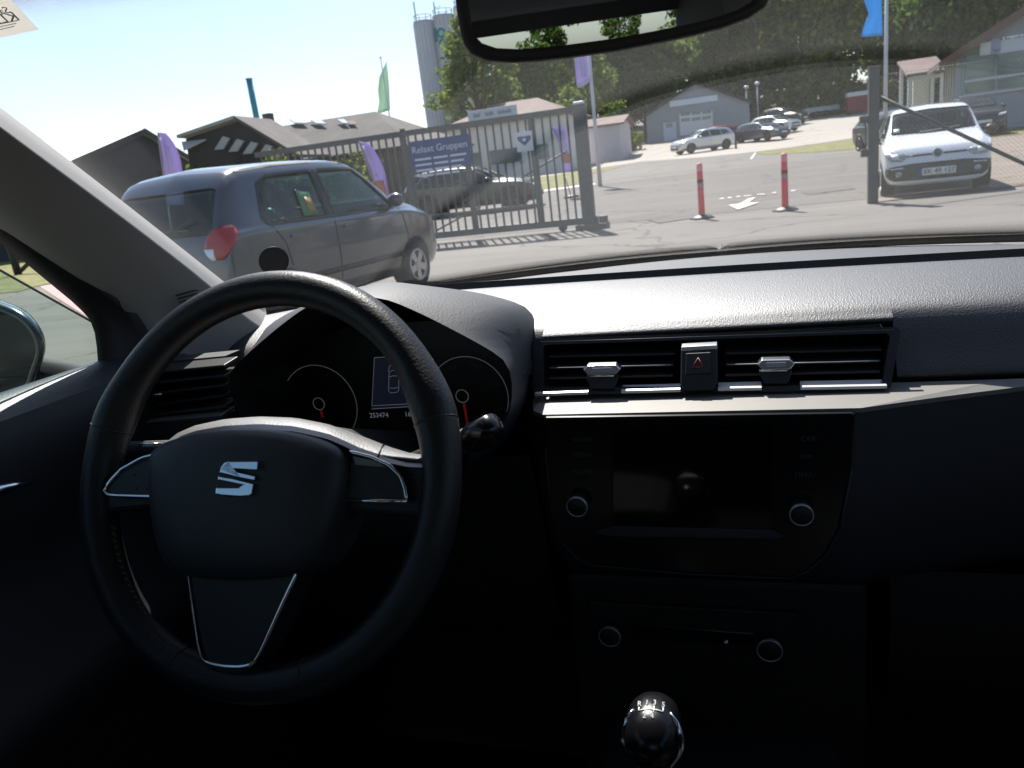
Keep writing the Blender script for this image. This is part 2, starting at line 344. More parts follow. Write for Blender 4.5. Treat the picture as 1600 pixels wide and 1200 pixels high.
# trees behind and to the right of the car (seen in the rear-view mirror)
for (x, y, s, i) in ((17, -38, .62, 4), (20.5, -36, .9, 4), (12.0, -44, .85, 4), (8.2, -45, .6, 4), (25.5, -31.5, .55, 4), (4.5, -47, .8, 4), (29, -26, .7, 4)):
    tree(i, x, y, s, x*3.1, 'dark bushy tree reflected in the rear-view mirror', 'trees standing behind the car')
def hedge(name, label, x0, x1, yf, depth, h, seed, lm, per=90, size=.2, step=1.2):
    rng = random.Random(seed); ym = yf((x0+x1)/2); o = thing(name, label, 'hedge', ((x0+x1)/2, ym, hz(ym))); cl = []; x = x0
    while x < x1:
        for j in range(max(1, int(depth/1.3))):
            y = yf(x) + j*1.3 + rng.uniform(-.3, .3); hh = h*rng.uniform(.75, 1.2); g = hz(y)
            nz = max(1, int(hh/.9))
            for q in range(nz): cl.append((Vector((x-(x0+x1)/2+rng.uniform(-.3, .3), y-ym, g-hz(ym)+.35+hh*.8*q/nz)), rng.uniform(.65, .95)))
            if j == 0: tube('stem', [(x-(x0+x1)/2, y-ym, g-hz(ym)-.1), (x-(x0+x1)/2, y-ym, g-hz(ym)+hh*.6)], [.05, .02], M_bark, o, 5)
        x += step
    v, f = leaves(rng, cl, per, size); mesh('foliage', v, f, lm, o); return o
hedge('hedge', 'long bushy green bank between the concrete yard and the wood', -2, 30, lambda x: 88+.05*x, 6, 3.4, 11, ML[3], 55, .28, 1.5)
hedge('hedge', 'bright yellow-green bush in front of the brown-roofed house', -22.3, -15.5, lambda x: 32.6, 1.5, 3.3, 12, ML[3], 120, .11)
hedge('hedge', 'dark hedge at the far side of the lawn by the left window', -52, -22, lambda x: 34.5, 3, 3.4, 13, ML[2], 100, .2)
hedge('hedge', 'low yellowish bushes left of the grey gabled workshop', -13.5, -8.4, lambda x: 72, 2, 1.8, 14, ML[3], 80, .18)

# ================================================================== VEHICLES
M_tyre = mat('tyre_rubber', (.02, .02, .02), .8, bump=.4, bscale=90)
M_rim = mat('alloy', (.45, .45, .46), .35, .9)
M_rimd = mat('dark_alloy', (.06, .06, .065), .35, .6)
M_trim = mat('black_trim', (.015, .015, .016), .5)
M_cg = glass('car_window_glass', (.62, .74, .70))
M_cgd = mat('dark_car_glass', (.02, .03, .03), .04, coat=.6)
M_lamp = mat('headlamp_glass', (.32, .36, .38), .12, .2, coat=1., var=.5, vscale=18)
M_red = mat('tail_lamp_red', (.34, .008, .012), .25, coat=.25)
M_lampw = mat('lamp_white', (.75, .77, .78), .2, coat=.8)
M_seat = mat('seat_fabric', (.03, .032, .036), .9, bump=.4, bscale=300)
M_chrome = mat('chrome', (.75, .76, .78), .08, 1.)
M_plate = mat('plate_white', (.72, .72, .70), .4)
M_ink = mat('black_ink', (.02, .02, .02), .6)
def paint(name, col, metal=.3, rough=.32): return mat(name, col, rough, metal, coat=1., var=.04, vscale=2)
HATCH = [  # t, top, shoulder, half width, roof half width, bottom
    (0, .60, .58, .69, .60, .36), (.007, .88, .80, .755, .63, .29), (.018, 1.02, .93, .782, .645, .25), (.04, 1.16, .955, .793, .635, .22), (.075, 1.36, .96, .798, .615, .2), (.105, 1.465, .96, .80, .605, .19), (.15, 1.505, .957, .80, .605, .18),
    (.24, 1.522, .95, .80, .61, .18), (.36, 1.53, .94, .80, .61, .18), (.5, 1.52, .93, .80, .61, .18), (.585, 1.475, .92, .80, .61, .18), (.64, 1.38, .915, .80, .62, .18), (.71, 1.19, .91, .80, .65, .18), (.775, 1.02, .90, .80, .67, .18),
    (.84, .97, .87, .797, .67, .18), (.91, .90, .82, .785, .65, .18), (.955, .81, .75, .755, .62, .19), (.98, .70, .66, .715, .57, .2), (.993, .58, .55, .66, .52, .22), (1, .48, .46, .58, .46, .26)]
WAGON = [
    (0, .62, .60, .64, .56, .42), (.012, .92, .80, .76, .62, .32), (.028, 1.06, .94, .83, .66, .27), (.06, 1.28, .98, .87, .62, .24), (.1, 1.44, 1.0, .88, .60, .22), (.16, 1.50, 1.0, .885, .60, .2),
    (.34, 1.54, .98, .89, .61, .2), (.48, 1.53, .96, .89, .61, .2), (.56, 1.47, .95, .89, .62, .2), (.62, 1.35, .945, .89, .64, .2), (.70, 1.12, .94, .885, .68, .2), (.735, 1.04, .93, .88, .72, .2),
    (.82, 1.0, .90, .87, .72, .2), (.91, .93, .84, .85, .69, .2), (.955, .85, .77, .81, .66, .21), (.98, .74, .68, .75, .6, .23), (.993, .62, .57, .68, .54, .26), (1, .52, .5, .58, .46, .3)]
def loft(tab, L, W, H, ns=46):
    kx = W/(2*max(r[3] for r in tab)); kz = H/max(r[1] for r in tab); t = [r[0] for r in tab]
    f = [pchip(t, [r[i] for r in tab]) for i in range(1, 6)]
    ts = sorted(set([r[0] for r in tab] + [i/ns for i in range(ns+1)])); rows = []
    for q in ts:
        zt, zs, wh, wr, zb = [g(q) for g in f]; y = (q-.5)*L; d = zt-zs
        half = [(0, zb), (wh*.85, zb), (wh*.97, zb+.14), (wh, zb*.45+zs*.55), (wh*.995, zs*.93), (wh*.993, zs*.985), (wh*.965, zs+d*.03), (wh*.955, zs+d*.05), (lerp(wr, wh*.955, .10), zs+d*.78), (wr*.985, zs+d*.85), (wr*.90, zs+d*.945), (wr*.45, zt-.012*min(1, d/.3)), (0, zt)]
        pts = smooth_poly([(a, 0, b) for a, b in half], 2)
        full = [Vector((p.x*kx, y, p.z*kz)) for p in pts] + [Vector((-p.x*kx, y, p.z*kz)) for p in pts[-2:0:-1]]
        rows.append(full)
    n = len(rows[0]); vs_ = [v for r in rows for v in r]; fs = []
    for i in range(len(rows)-1):
        for k in range(n): fs.append((i*n+k, (i+1)*n+k, (i+1)*n+(k+1) % n, i*n+(k+1) % n))
    fs.append(tuple(range(n))); fs.append(tuple(range((len(rows)-1)*n, len(rows)*n))[::-1])
    return vs_, fs
class Car:
    def __init__(s, name, label, loc, rz, L, W, H, m, tab=HATCH, group=None, holes=False, cat='car', see=False):
        s.L, s.W, s.H, s.see = L, W, H, see; s.o = thing(name, label, cat, loc, rz, group); s.kz = H/max(r[1] for r in tab); s.kx = W/(2*max(r[3] for r in tab))
        v, f = loft(tab, L, W, H); s.bvh = BVHTree.FromPolygons(v, f)
        s.prisms = []; s.v, s.f, s.m = v, f, m
    def P(s, t, z): return ((t-.5)*s.L, z*s.kz)
    def proj(s, a, b, side):
        """side: +1/-1 = right/left flank (a=y, b=z); 'f' front, 'r' rear (a=x, b=z); 't' from above (a=x, b=y)"""
        o, d = {1: ((3, a, b), (-1, 0, 0)), -1: ((-3, a, b), (1, 0, 0)), 'f': ((a, 5, b), (0, -1, 0)), 'r': ((a, -5, b), (0, 1, 0)), 't': ((a, b, 4), (0, 0, -1))}[side]
        h = s.bvh.ray_cast(Vector(o), Vector(d))
        if h[0] is None:
            h = s.bvh.find_nearest(Vector(o) + Vector(d)*(3 if side in (1, -1) else 5))
        n = h[1]; n = n if n.dot(Vector(d)) < 0 else -n
        return h[0], n
    def patch(s, name, poly, side, m, off=.004, thick=.008, cuts=3, parent=None, smooth=True, rnd=1):
        if rnd: poly = [(p.x, p.y) for p in (round_poly([(a, b, 0) for a, b in poly]) if len(poly) < 8 else smooth_poly([(a, b, 0) for a, b in poly], rnd, True))]
        bm = bmesh.new(); f = bm.faces.new([bm.verts.new((a, b, 0)) for a, b in poly])
        bmesh.ops.triangulate(bm, faces=bm.faces[:])
        for _ in range(cuts):
            ln = [e for e in bm.edges if e.calc_length() > .09]
            if ln: bmesh.ops.subdivide_edges(bm, edges=ln, cuts=1); bmesh.ops.triangulate(bm, faces=bm.faces[:])
        for v in bm.verts:
            p, n = s.proj(v.co.x, v.co.y, side); v.co = p + n*off
        bmesh.ops.recalc_face_normals(bm, faces=bm.faces)
        o = bm_obj(name, bm, m, parent or s.o, smooth)
        if thick: q = o.modifiers.new('solid', 'SOLIDIFY'); q.thickness = thick; q.offset = 0
        return o
    def strip(s, name, line, w, side, m, off=.003, parent=None):
        pts = [Vector((a, b, 0)) for a, b in line]; Lp = []; Rp = []
        for i, p in enumerate(pts):
            t = (pts[min(i+1, len(pts)-1)]-pts[max(0, i-1)]).normalized(); n = Vector((-t.y, t.x, 0))*w/2; Lp.append(p+n); Rp.append(p-n)
        rows = []
        for a, b in zip(Lp, Rp):
            r = []
            for q in (a, b): h, n = s.proj(q.x, q.y, side); r.append(h+n*off)
            rows.append(r)
        o = grid(name, rows, m, parent or s.o, False); q = o.modifiers.new('solid', 'SOLIDIFY'); q.thickness = .004; q.offset = 0; return o
    def windows(s, side_polys, front, rear, m, names=('side_window', 'windscreen', 'rear_window')):
        for sd in (1, -1):
            for pl in side_polys: s.patch(names[0], [s.P(*p) for p in pl], sd, m, -.012 if s.see else .005)
        s.patch(names[1], front, 'f', m, -.012 if s.see else .005); s.patch(names[2], rear, 'r', m, -.012 if s.see else .005)
        if s.see:
            for pl in side_polys: s.prisms.append(([(0, *s.P(*p)) for p in pl], (1, 0, 0), 3))
            s.prisms.append(([(a, s.L*.28, b) for a, b in front], (0, 1, 0), s.L*.40)); s.prisms.append(([(a, -s.L*.44, b) for a, b in rear], (0, 1, 0), s.L*.22))
    def body(s):
        me = bpy.data.meshes.new('body'); me.from_pydata([tuple(v) for v in s.v], [], s.f); me.update()
        if s.see:
            tmp = bpy.data.objects.new('tmp', me); COL.objects.link(tmp); md = tmp.modifiers.new('s', 'SOLIDIFY'); md.thickness = .03; md.offset = -1
            cut = bmesh.new()
            for pl, d, ln in s.prisms:
                pl = round_poly(pl); d = Vector(d); a = [cut.verts.new(p-d*ln/2) for p in pl]; b = [cut.verts.new(p+d*ln/2) for p in pl]; n = len(pl)
                cut.faces.new(a); cut.faces.new(b[::-1])
                for k in range(n): cut.faces.new((a[k], b[k], b[(k+1) % n], a[(k+1) % n]))
            bmesh.ops.recalc_face_normals(cut, faces=cut.faces); cm = bpy.data.meshes.new('c'); cut.to_mesh(cm); cut.free()
            co = bpy.data.objects.new('cut', cm); COL.objects.link(co)
            bo = tmp.modifiers.new('b', 'BOOLEAN'); bo.object = co; bo.operation = 'DIFFERENCE'; bo.solver = 'EXACT'; bo.use_self = True
            bpy.context.view_layer.update(); dg = bpy.context.evaluated_depsgraph_get()
            me = bpy.data.meshes.new_from_object(tmp.evaluated_get(dg)); bpy.data.objects.remove(tmp); bpy.data.objects.remove(co)
        me.name = 'body'; o = link('body', me, s.m, s.o, False)
        me.polygons.foreach_set('use_smooth', [True]*len(me.polygons)); me.set_sharp_from_angle(angle=R(38)); return o
    def wheels(s, ty, r, rim=M_rim, w=.2, spokes=5, sides=(1, -1), detail=True):
        for t in ty:
            for sd in sides:
                y = (t-.5)*s.L; x = sd*(s.W/2-.012)
                arch = [(y+1.16*r*math.cos(a), max(.12, r+1.16*r*math.sin(a))) for a in [math.pi*2*k/20 for k in range(20)]]
                s.patch('wheel_arch', arch, sd, M_trim, .004, .006, 2, rnd=0)
                M = Matrix.Translation((x, y, r)) @ Matrix.Rotation(sd*math.pi/2, 4, 'Y')
                wo = lathe('wheel', [(r*.64, -w), (r*.93, -w), (r, -w*.85), (r, -.03), (r*.94, .006), (r*.72, .012), (r*.66, .0)], M_tyre, s.o, 28, M)
                lathe('rim', [(r*.67, -.03), (r*.67, .004), (r*.62, .006), (r*.58, -.05), (.001, -.05)], M_trim, wo, 24, M)
                bm = bmesh.new(); n = spokes
                for k in range(n):
                    a = 6.283*k/n
                    for pts in ([(.03, -.07), (.03, .07), (.64, .1), (.64, -.1)],):
                        q = [Matrix.Rotation(a, 4, 'Z') @ Vector((c*r*1.0, e*r*1.6, 0)) for c, e in pts]; A = [bm.verts.new(v+Vector((0, 0, -.02))) for v in q]; B = [bm.verts.new(v+Vector((0, 0, .006))) for v in q]
                        bm.faces.new(B)
                        for j in range(4): bm.faces.new((A[j], A[(j+1) % 4], B[(j+1) % 4], B[j]))
                bm_tube(bm, [(0, 0, -.02), (0, 0, .012)], r*.16, 12); bm_tube(bm, [(r*.62*math.cos(6.283*k/24), r*.62*math.sin(6.283*k/24), 0) for k in range(24)], r*.05, 6, closed=True)
                bmesh.ops.transform(bm, matrix=M, verts=bm.verts); bm_obj('spokes', bm, rim, wo)
    def mirrors(s, t, z, m, sides=(1, -1)):
        for sd in sides:
            y, zz = s.P(t, z); p, n = s.proj(y, zz, sd); bm = bmesh.new()
            bmesh.ops.create_uvsphere(bm, u_segments=12, v_segments=8, radius=1, matrix=Matrix.Translation(p+Vector((sd*.11, -.02, .06))) @ Matrix.Diagonal((.1, .07, .075, 1)))
            bm_tube(bm, [p, p+Vector((sd*.08, 0, .03))], .02, 8); bm_obj('door_mirror', bm, m, s.o, True)
    def seats(s, z=.55):
        for x in (-.34, .34):
            for y in (s.L*.0, -s.L*.2):
                bm = bmesh.new(); bm_box(bm, (x-.23, y-.1, z-.25), (x+.23, y+.42, z), .05); bm_box(bm, (x-.22, y-.2, z-.1), (x+.22, y-.06, z+.52), .05); bm_box(bm, (x-.12, y-.21, z+.56), (x+.12, y-.12, z+.76), .035)
                for q in (-.05, .05): bm_tube(bm, [(x+q, y-.16, z+.5), (x+q, y-.16, z+.58)], .008, 6)
                bm_obj('seat', bm, M_seat, s.o)
        bm = bmesh.new(); bm_box(bm, (-.68, s.L*.19, .35), (.68, s.L*.27, .93), .04); bm_obj('dashboard', bm, M_trim, s.o)

SIDE_H = [[(.735, .945), (.415, .955), (.42, 1.40), (.59, 1.39), (.65, 1.24)], [(.39, .958), (.15, .975), (.135, 1.03), (.175, 1.33), (.22, 1.385), (.395, 1.40)]]
FRONT_H = [(-.62, 1.08), (.62, 1.08), (.57, 1.42), (-.57, 1.42)]; REAR_H = [(-.63, .99), (.63, .99), (.56, 1.37), (-.56, 1.37)]
# --- the grey hatchback parked ahead on the left
RZ = R(-7)
def car_at(front_right_wheel, rz, L, W, tf):   # place a car from the ground point of its right front wheel
    c, s_ = math.cos(rz), math.sin(rz); lx, ly = W/2, (tf-.5)*L
    return (front_right_wheel[0]-(c*lx-s_*ly), front_right_wheel[1]-(s_*lx+c*ly), 0)
M_grey = paint('grey_metallic_paint', (.045, .056, .070), .45, .30)
g = Car('hatchback_car', 'grey five-door hatchback with red tail lamp parked just beyond the bonnet', car_at((-3.62, 8.35), RZ, 3.66, 1.66, .80), RZ, 3.66, 1.66, 1.58, M_grey, see=True)
g.windows(SIDE_H, FRONT_H, REAR_H, M_cg); g.body(); g.seats()
g.wheels((.165, .80), .285)
for sd in (1, -1):
    for ln in ([(.40, .30), (.402, .92), (.404, 1.0)], [(.76, .42), (.765, .6), (.745, .93)], [(.20, .60), (.19, .8), (.155, .96)], [(.25, .26), (.70, .25)]): g.strip('door_seam', [g.P(*p) for p in resample([(a, b, 0) for a, b in ln], 8) for p in [(p[0], p[1])]], .010, sd, M_ink)
    g.strip('window_trim', [g.P(*p) for p in [(.72, .945), (.6, .95), (.46, .955), (.33, .965), (.21, .98)]], .02, sd, M_trim, .006)
    g.strip('door_pillar', [g.P(*p) for p in [(.402, .96), (.406, 1.2), (.409, 1.40)]], .05, sd, M_trim, .002)
    g.patch('side_moulding', [g.P(*p) for p in [(.25, .44), (.73, .42), (.73, .47), (.25, .49)]], sd, M_trim, .006)
    for t in (.235, .46):
        y, z = g.P(t, .845); p, n = g.proj(y, z, sd); bm = bmesh.new(); bm_box(bm, p+Vector((-.02, -.09, -.014)), p+Vector((.02, .09, .018)), .01); bm_obj('door_handle', bm, M_grey, g.o)
    for pl in SIDE_H:
        q = [(p.x, p.y) for p in round_poly([(*g.P(*p), 0) for p in pl])]; q.append(q[0]); g.strip('window_seal', q, .022, sd, M_trim, .003)
    g.strip('roof_strip', [g.P(*p) for p in [(.13, 1.44), (.25, 1.465), (.4, 1.475), (.55, 1.45), (.61, 1.37)]], .016, sd, M_trim, .003)
    # tail lamp on the rear corner: red housing with a clear lower lens
    A_ = []
    for zz, f0, f1 in ((.76, 27, 38), (.80, 21, 44), (.85, 18, 50), (.90, 19, 55), (.95, 24, 58), (.99, 32, 58), (1.02, 40, 55)):
        r_ = []
        for u in range(11):
            ph = R(lerp(f0, f1, u/10)); h = g.bvh.ray_cast(Vector((sd*.42, -g.L/2+.38, zz*g.kz)), Vector((sd*math.sin(ph), -math.cos(ph), 0)))
            n1 = Vector((sd*math.sin(ph), -math.cos(ph), 0)); r_.append(h[0]+n1*.012)
        A_.append(r_)
    tl = grid('tail_lamp', A_, M_red, g.o, True); q = tl.modifiers.new('s', 'SOLIDIFY'); q.thickness = .012; q.offset = 0
    lens = grid('lamp_lens', [[p+Vector((0, -.008, 0)) for p in r_[:5]] for r_ in A_[:3]], M_lampw, tl, True); q = lens.modifiers.new('s', 'SOLIDIFY'); q.thickness = .012; q.offset = 0
    hp = g.patch('headlamp', [(sd*.42, .62), (sd*.70, .66), (sd*.72, .80), (sd*.5, .76)], 'f', M_lamp, .006)
g.mirrors(.70, .96, M_grey)
g.patch('number_plate', [(-.24, .47), (.24, .47), (.24, .58), (-.24, .58)], 'r', M_plate, .012, rnd=0)
g.patch('rear_bumper_trim', [(-.55, .33), (.55, .33), (.52, .42), (-.52, .42)], 'r', M_trim, .006)
g.strip('roof_seam', [(-.3, -1.0), (-.3, 0), (-.3, .4)], .006, 't', M_trim)
g.patch('window_label', [g.P(*p) for p in [(.29, 1.0), (.35, 1.0), (.35, 1.20), (.315, 1.22), (.30, 1.24)]], 1, mat('green_label', (.02, .15, .055), .5), .003, .004, rnd=0)['label'] = 'green and yellow price label inside the rear side window'
g.patch('label_panel', [g.P(*p) for p in [(.315, 1.03), (.345, 1.03), (.345, 1.16), (.318, 1.17)]], 1, mat('amber_label', (.26, .16, .035), .5), .008, .004, rnd=0)
g.strip('wiper', [(-.05, 1.01), (.2, 1.05), (.4, 1.12)], .02, 'r', M_trim, .02)

# --- the white small car behind the right-hand gate post
pL, pR = gp(1380, 309), gp(1530, 292); yaw_w = math.atan2(pR.y-pL.y, pR.x-pL.x)
M_whitep = paint('white_paint', (.74, .76, .80), 0, .3)
cx, cy = (pL.x+pR.x)/2, (pL.y+pR.y)/2; rzw = R(174)
L = 3.6; ctr = Vector((cx, cy, 0)) + Vector((-math.sin(rzw), math.cos(rzw), 0))*(-.30*L)
w = Car('small_car', 'white small car with a black lower grille behind the right gate post', (ctr.x+.02, ctr.y, 0), rzw, L, 1.62, 1.47, M_whitep, see=True)
w.windows(SIDE_H, [(-.65, 1.0), (0, .985), (.65, 1.0), (.585, 1.36), (0, 1.385), (-.585, 1.36)], REAR_H, glass('dark_tinted_glass', (.42, .50, .50))); w.body(); w.seats(); w.wheels((.165, .83), .29, M_rim)
w.patch('lower_grille', [(-.70, .31), (-.60, .27), (.60, .27), (.70, .31), (.76, .40), (.74, .535), (-.74, .535), (-.76, .40)], 'f', mat('grille_black', (.03, .03, .028), .55, var=.5, vscale=60), .008)
w.patch('upper_grille', [(-.42, .645), (.42, .645), (.42, .672), (-.42, .672)], 'f', M_trim, .006, rnd=0)
for sd in (1, -1):
    h = w.patch('headlamp', [(sd*.40, .66), (sd*.52, .575), (sd*.70, .60), (sd*.765, .70), (sd*.68, .76), (sd*.52, .73)], 'f', M_lamp, .007)
    w.patch('lens', [(sd*.55, .62), (sd*.66, .63), (sd*.68, .70), (sd*.57, .70)], 'f', M_lampw, .014, parent=h)
    w.patch('fog_lamp', [(sd*.56+.05*math.cos(a), .385+.05*math.sin(a)) for a in [k*.785 for k in range(8)]], 'f', M_lamp, .016)
    w.patch('running_light', [(sd*.50, .468), (sd*.68, .468), (sd*.68, .483), (sd*.50, .487)], 'f', M_chrome, .016, rnd=0)
    w.strip('door_seam', [w.P(*p) for p in [(.46, .3), (.46, .6), (.46, .93)]], .01, sd, M_ink)
    w.strip('side_stripe', [w.P(*p) for p in [(.30, .40), (.5, .40), (.72, .40)]], .035, sd, M_trim)
npl = w.patch('number_plate', [(-.26, .335), (.26, .335), (.26, .45), (-.26, .45)], 'f', M_plate, .03, .012, rnd=0)
p0, n0 = w.proj(0, .392, 'f')
text('plate_lettering', 'EK 49 127', .105, M_ink, npl, frame_m(p0+Vector((-.02, .046, 0)), (-1, 0, 0), (0, 0, 1)), .001, world=False)
w.patch('plate_band', [(.225, .335), (.26, .335), (.26, .45), (.225, .45)], 'f', mat('plate_blue', (.03, .10, .45), .4), .037, .012, rnd=0, parent=npl)
p0, n0 = w.proj(0, .665, 'f'); bd = lathe('badge', [(.001, .006), (.062, .006), (.066, .012), (.078, .012), (.08, 0)], M_chrome, w.o, 24, Matrix.Translation(p0+n0*.012) @ n0.to_track_quat('Z', 'Y').to_matrix().to_4x4())
bm = bmesh.new()   # the V over W mark in the ring
q = frame_m(p0+n0*.02, (-1, 0, 0), n0.cross(Vector((-1, 0, 0))))
for a in ([(-.03, .05), (0, .004), (.03, .05)], [(-.058, .02), (-.03, -.045), (0, -.004), (.03, -.045), (.058, .02)]): bm_tube(bm, [q @ Vector((x, y, 0)) for x, y in a], .006, 6)
bm_obj('badge_mark', bm, M_chrome, bd); lathe('badge_disc', [(.001, .008), (.062, .008)], M_trim, bd, 20, Matrix.Translation(p0+n0*.012) @ n0.to_track_quat('Z', 'Y').to_matrix().to_4x4())
w.mirrors(.70, .92, M_trim)
w.strip('wiper', [(-.4, 1.03), (0, 1.005), (.2, 1.0)], .018, 'f', M_trim, .02)
w.patch('windscreen_sticker', [(.50, 1.04), (.60, 1.04), (.59, 1.10), (.51, 1.10)], 'f', mat('sticker_pale', (.5, .62, .58), .5), .002, .004, rnd=0)

# --- cars farther off
SIDE_W = [[(.70, .98), (.47, .99), (.475, 1.40), (.555, 1.39), (.62, 1.22)], [(.455, .99), (.27, 1.01), (.28, 1.39), (.46, 1.41)], [(.255, 1.02), (.12, 1.08), (.16, 1.34), (.265, 1.385)]]
FRONT_W = [(-.68, 1.06), (.68, 1.06), (.60, 1.42), (-.60, 1.42)]; REAR_W = [(-.63, 1.03), (.63, 1.03), (.55, 1.40), (-.55, 1.40)]
def far_car(name, label, p, rz, m, L=4.4, W=1.82, H=1.5, group='cars parked on the concrete yard', tab=WAGON, r=.33):
    c = Car(name, label, (p[0], p[1], hz(p[1])+.01), rz, L, W, H, m, tab, group)
    c.windows(SIDE_W, [(a, b*c.kz) for a, b in FRONT_W], [(a, b*c.kz) for a, b in REAR_W], M_cgd); c.body(); c.wheels((.19, .81), r, M_rimd, .22, 5)
    c.mirrors(.66, .96, m)
    for sd in (1, -1):
        c.patch('headlamp', [(sd*.46, .66*c.kz), (sd*.74, .70*c.kz), (sd*.78, .78*c.kz), (sd*.5, .74*c.kz)], 'f', M_lampw, .006)
        c.patch('tail_lamp', [(sd*.56, .80*c.kz), (sd*.76, .80*c.kz), (sd*.76, .92*c.kz), (sd*.56, .92*c.kz)], 'r', M_red, .006)
        c.strip('sill', [c.P(*p) for p in [(.27, .29), (.5, .29), (.73, .29)]], .1, sd, M_trim, .004)
        for t in (.29, .46, .70): c.strip('door_seam', [c.P(*p) for p in [(t, .4), (t, .7), (t, .95)]], .012, sd, M_ink)
    c.patch('grille', [(-.38, .50), (.38, .50), (.42, .66), (-.42, .66)], 'f', M_trim, .006); c.patch('lower_grille', [(-.6, .32), (.6, .32), (.55, .44), (-.55, .44)], 'f', M_trim, .006)
    c.patch('number_plate', [(-.25, .46), (.25, .46), (.25, .56), (-.25, .56)], 'f', M_plate, .02, .01, rnd=0)
    return c
def mid(px, py): p = gp(px, py); return (p.x, p.y)
c = far_car('estate_car', 'dark grey car standing behind the sliding gate', (-8.1, 23.6), R(-84), paint('dark_grey_paint', (.014, .016, .02), .1), 4.25, 1.78, 1.44, None)
def at_d(px, Y): p = atY(px, 250, Y); return (p.x, Y)
far_car('suv_car', 'silver crossover car facing left in front of the grey gabled workshop', at_d(1099, 58.5), R(122), paint('silver_paint', (.55, .56, .57), .6), 4.4, 1.84, 1.56)
far_car('red_car', 'red car standing behind the silver crossover', at_d(1117, 65), R(118), paint('red_paint', (.35, .03, .02), .2), 4.1, 1.76, 1.5)
far_car('grey_saloon', 'dark grey-blue car with glinting bonnet right of the silver crossover', at_d(1192, 64), R(222), paint('slate_paint', (.07, .085, .10), .5), 4.5, 1.82, 1.46)
far_car('pale_car', 'pale silver car behind the dark grey-blue car', at_d(1212, 71), R(228), paint('pale_silver_paint', (.5, .53, .55), .6), 4.3, 1.8, 1.46)
far_car('black_suv', 'black off-roader at the back of the yard beside the flatbed trailer', at_d(1226, 78.5), R(232), paint('black_paint', (.015, .016, .018), .2), 4.5, 1.86, 1.66)
far_car('black_estate', 'black estate car parked behind the roof of the white small car', at_d(1402, 34.0), R(196), M_cgd and paint('black_paint', (.015, .016, .018), .2), 4.5, 1.82, 1.46, 'cars parked by the showroom')
far_car('grey_estate', 'dark car left of the black estate car showing its bright headlamp', at_d(1428, 27), R(184), paint('slate_paint', (.07, .085, .10), .5), 4.3, 1.8, 1.42, 'cars parked by the showroom')
far_car('dark_van', 'dark rounded car parked at the wall below the showroom window', at_d(1516, 37.2), R(178), paint('black_paint', (.015, .016, .018), .2), 4.2, 1.78, 1.56, 'cars parked by the showroom')
# flatbed trailer, red container
p = at_d(1283, 86); t = thing('flatbed_trailer', 'low grey flatbed trailer at the edge of the yard', 'trailer', (p[0], p[1], hz(p[1])+.01), .1)
M_galv = mat('galvanised', (.33, .34, .35), .5, .5, var=.2, vscale=5)
box('bed', (-1.6, -.8, .55), (1.6, .8, .68), M_galv, t); box('side_board', (-1.6, -.82, .68), (1.6, -.78, .98), M_galv, t); box('side_board', (-1.6, .78, .68), (1.6, .82, .98), M_galv, t)
for x in (-.45, .35):
    for y in (-.86, .72): lathe('wheel', [(.16, 0), (.28, 0), (.3, .05), (.28, .14), (.16, .14)], M_tyre, t, 16, Matrix.Translation((x, y, .3)) @ Matrix.Rotation(-math.pi/2, 4, 'X'))
tube('drawbar', [(1.6, 0, .55), (2.6, 0, .48)], .05, M_galv, t)
p = at_d(1342, 84); t = thing('waste_container', 'dark red container with a white lid beside the hedge', 'container', (p[0], p[1], hz(p[1])+.01))
bm = bmesh.new(); bm_box(bm, (-1.1, -.8, .12), (1.1, .8, 1.55), .04); bm_obj('bin', bm, mat('container_red', (.22, .03, .035), .55, var=.2, vscale=2), t); box('lid', (-1.15, -.85, 1.55), (1.15, .85, 1.95), mat('lid_white', (.6, .6, .58), .6), t, .06)
for x in (-.9, .9):
    for y in (-.6, .6): box('foot', (x-.08, y-.08, 0), (x+.08, y+.08, .14), M_trim, t)

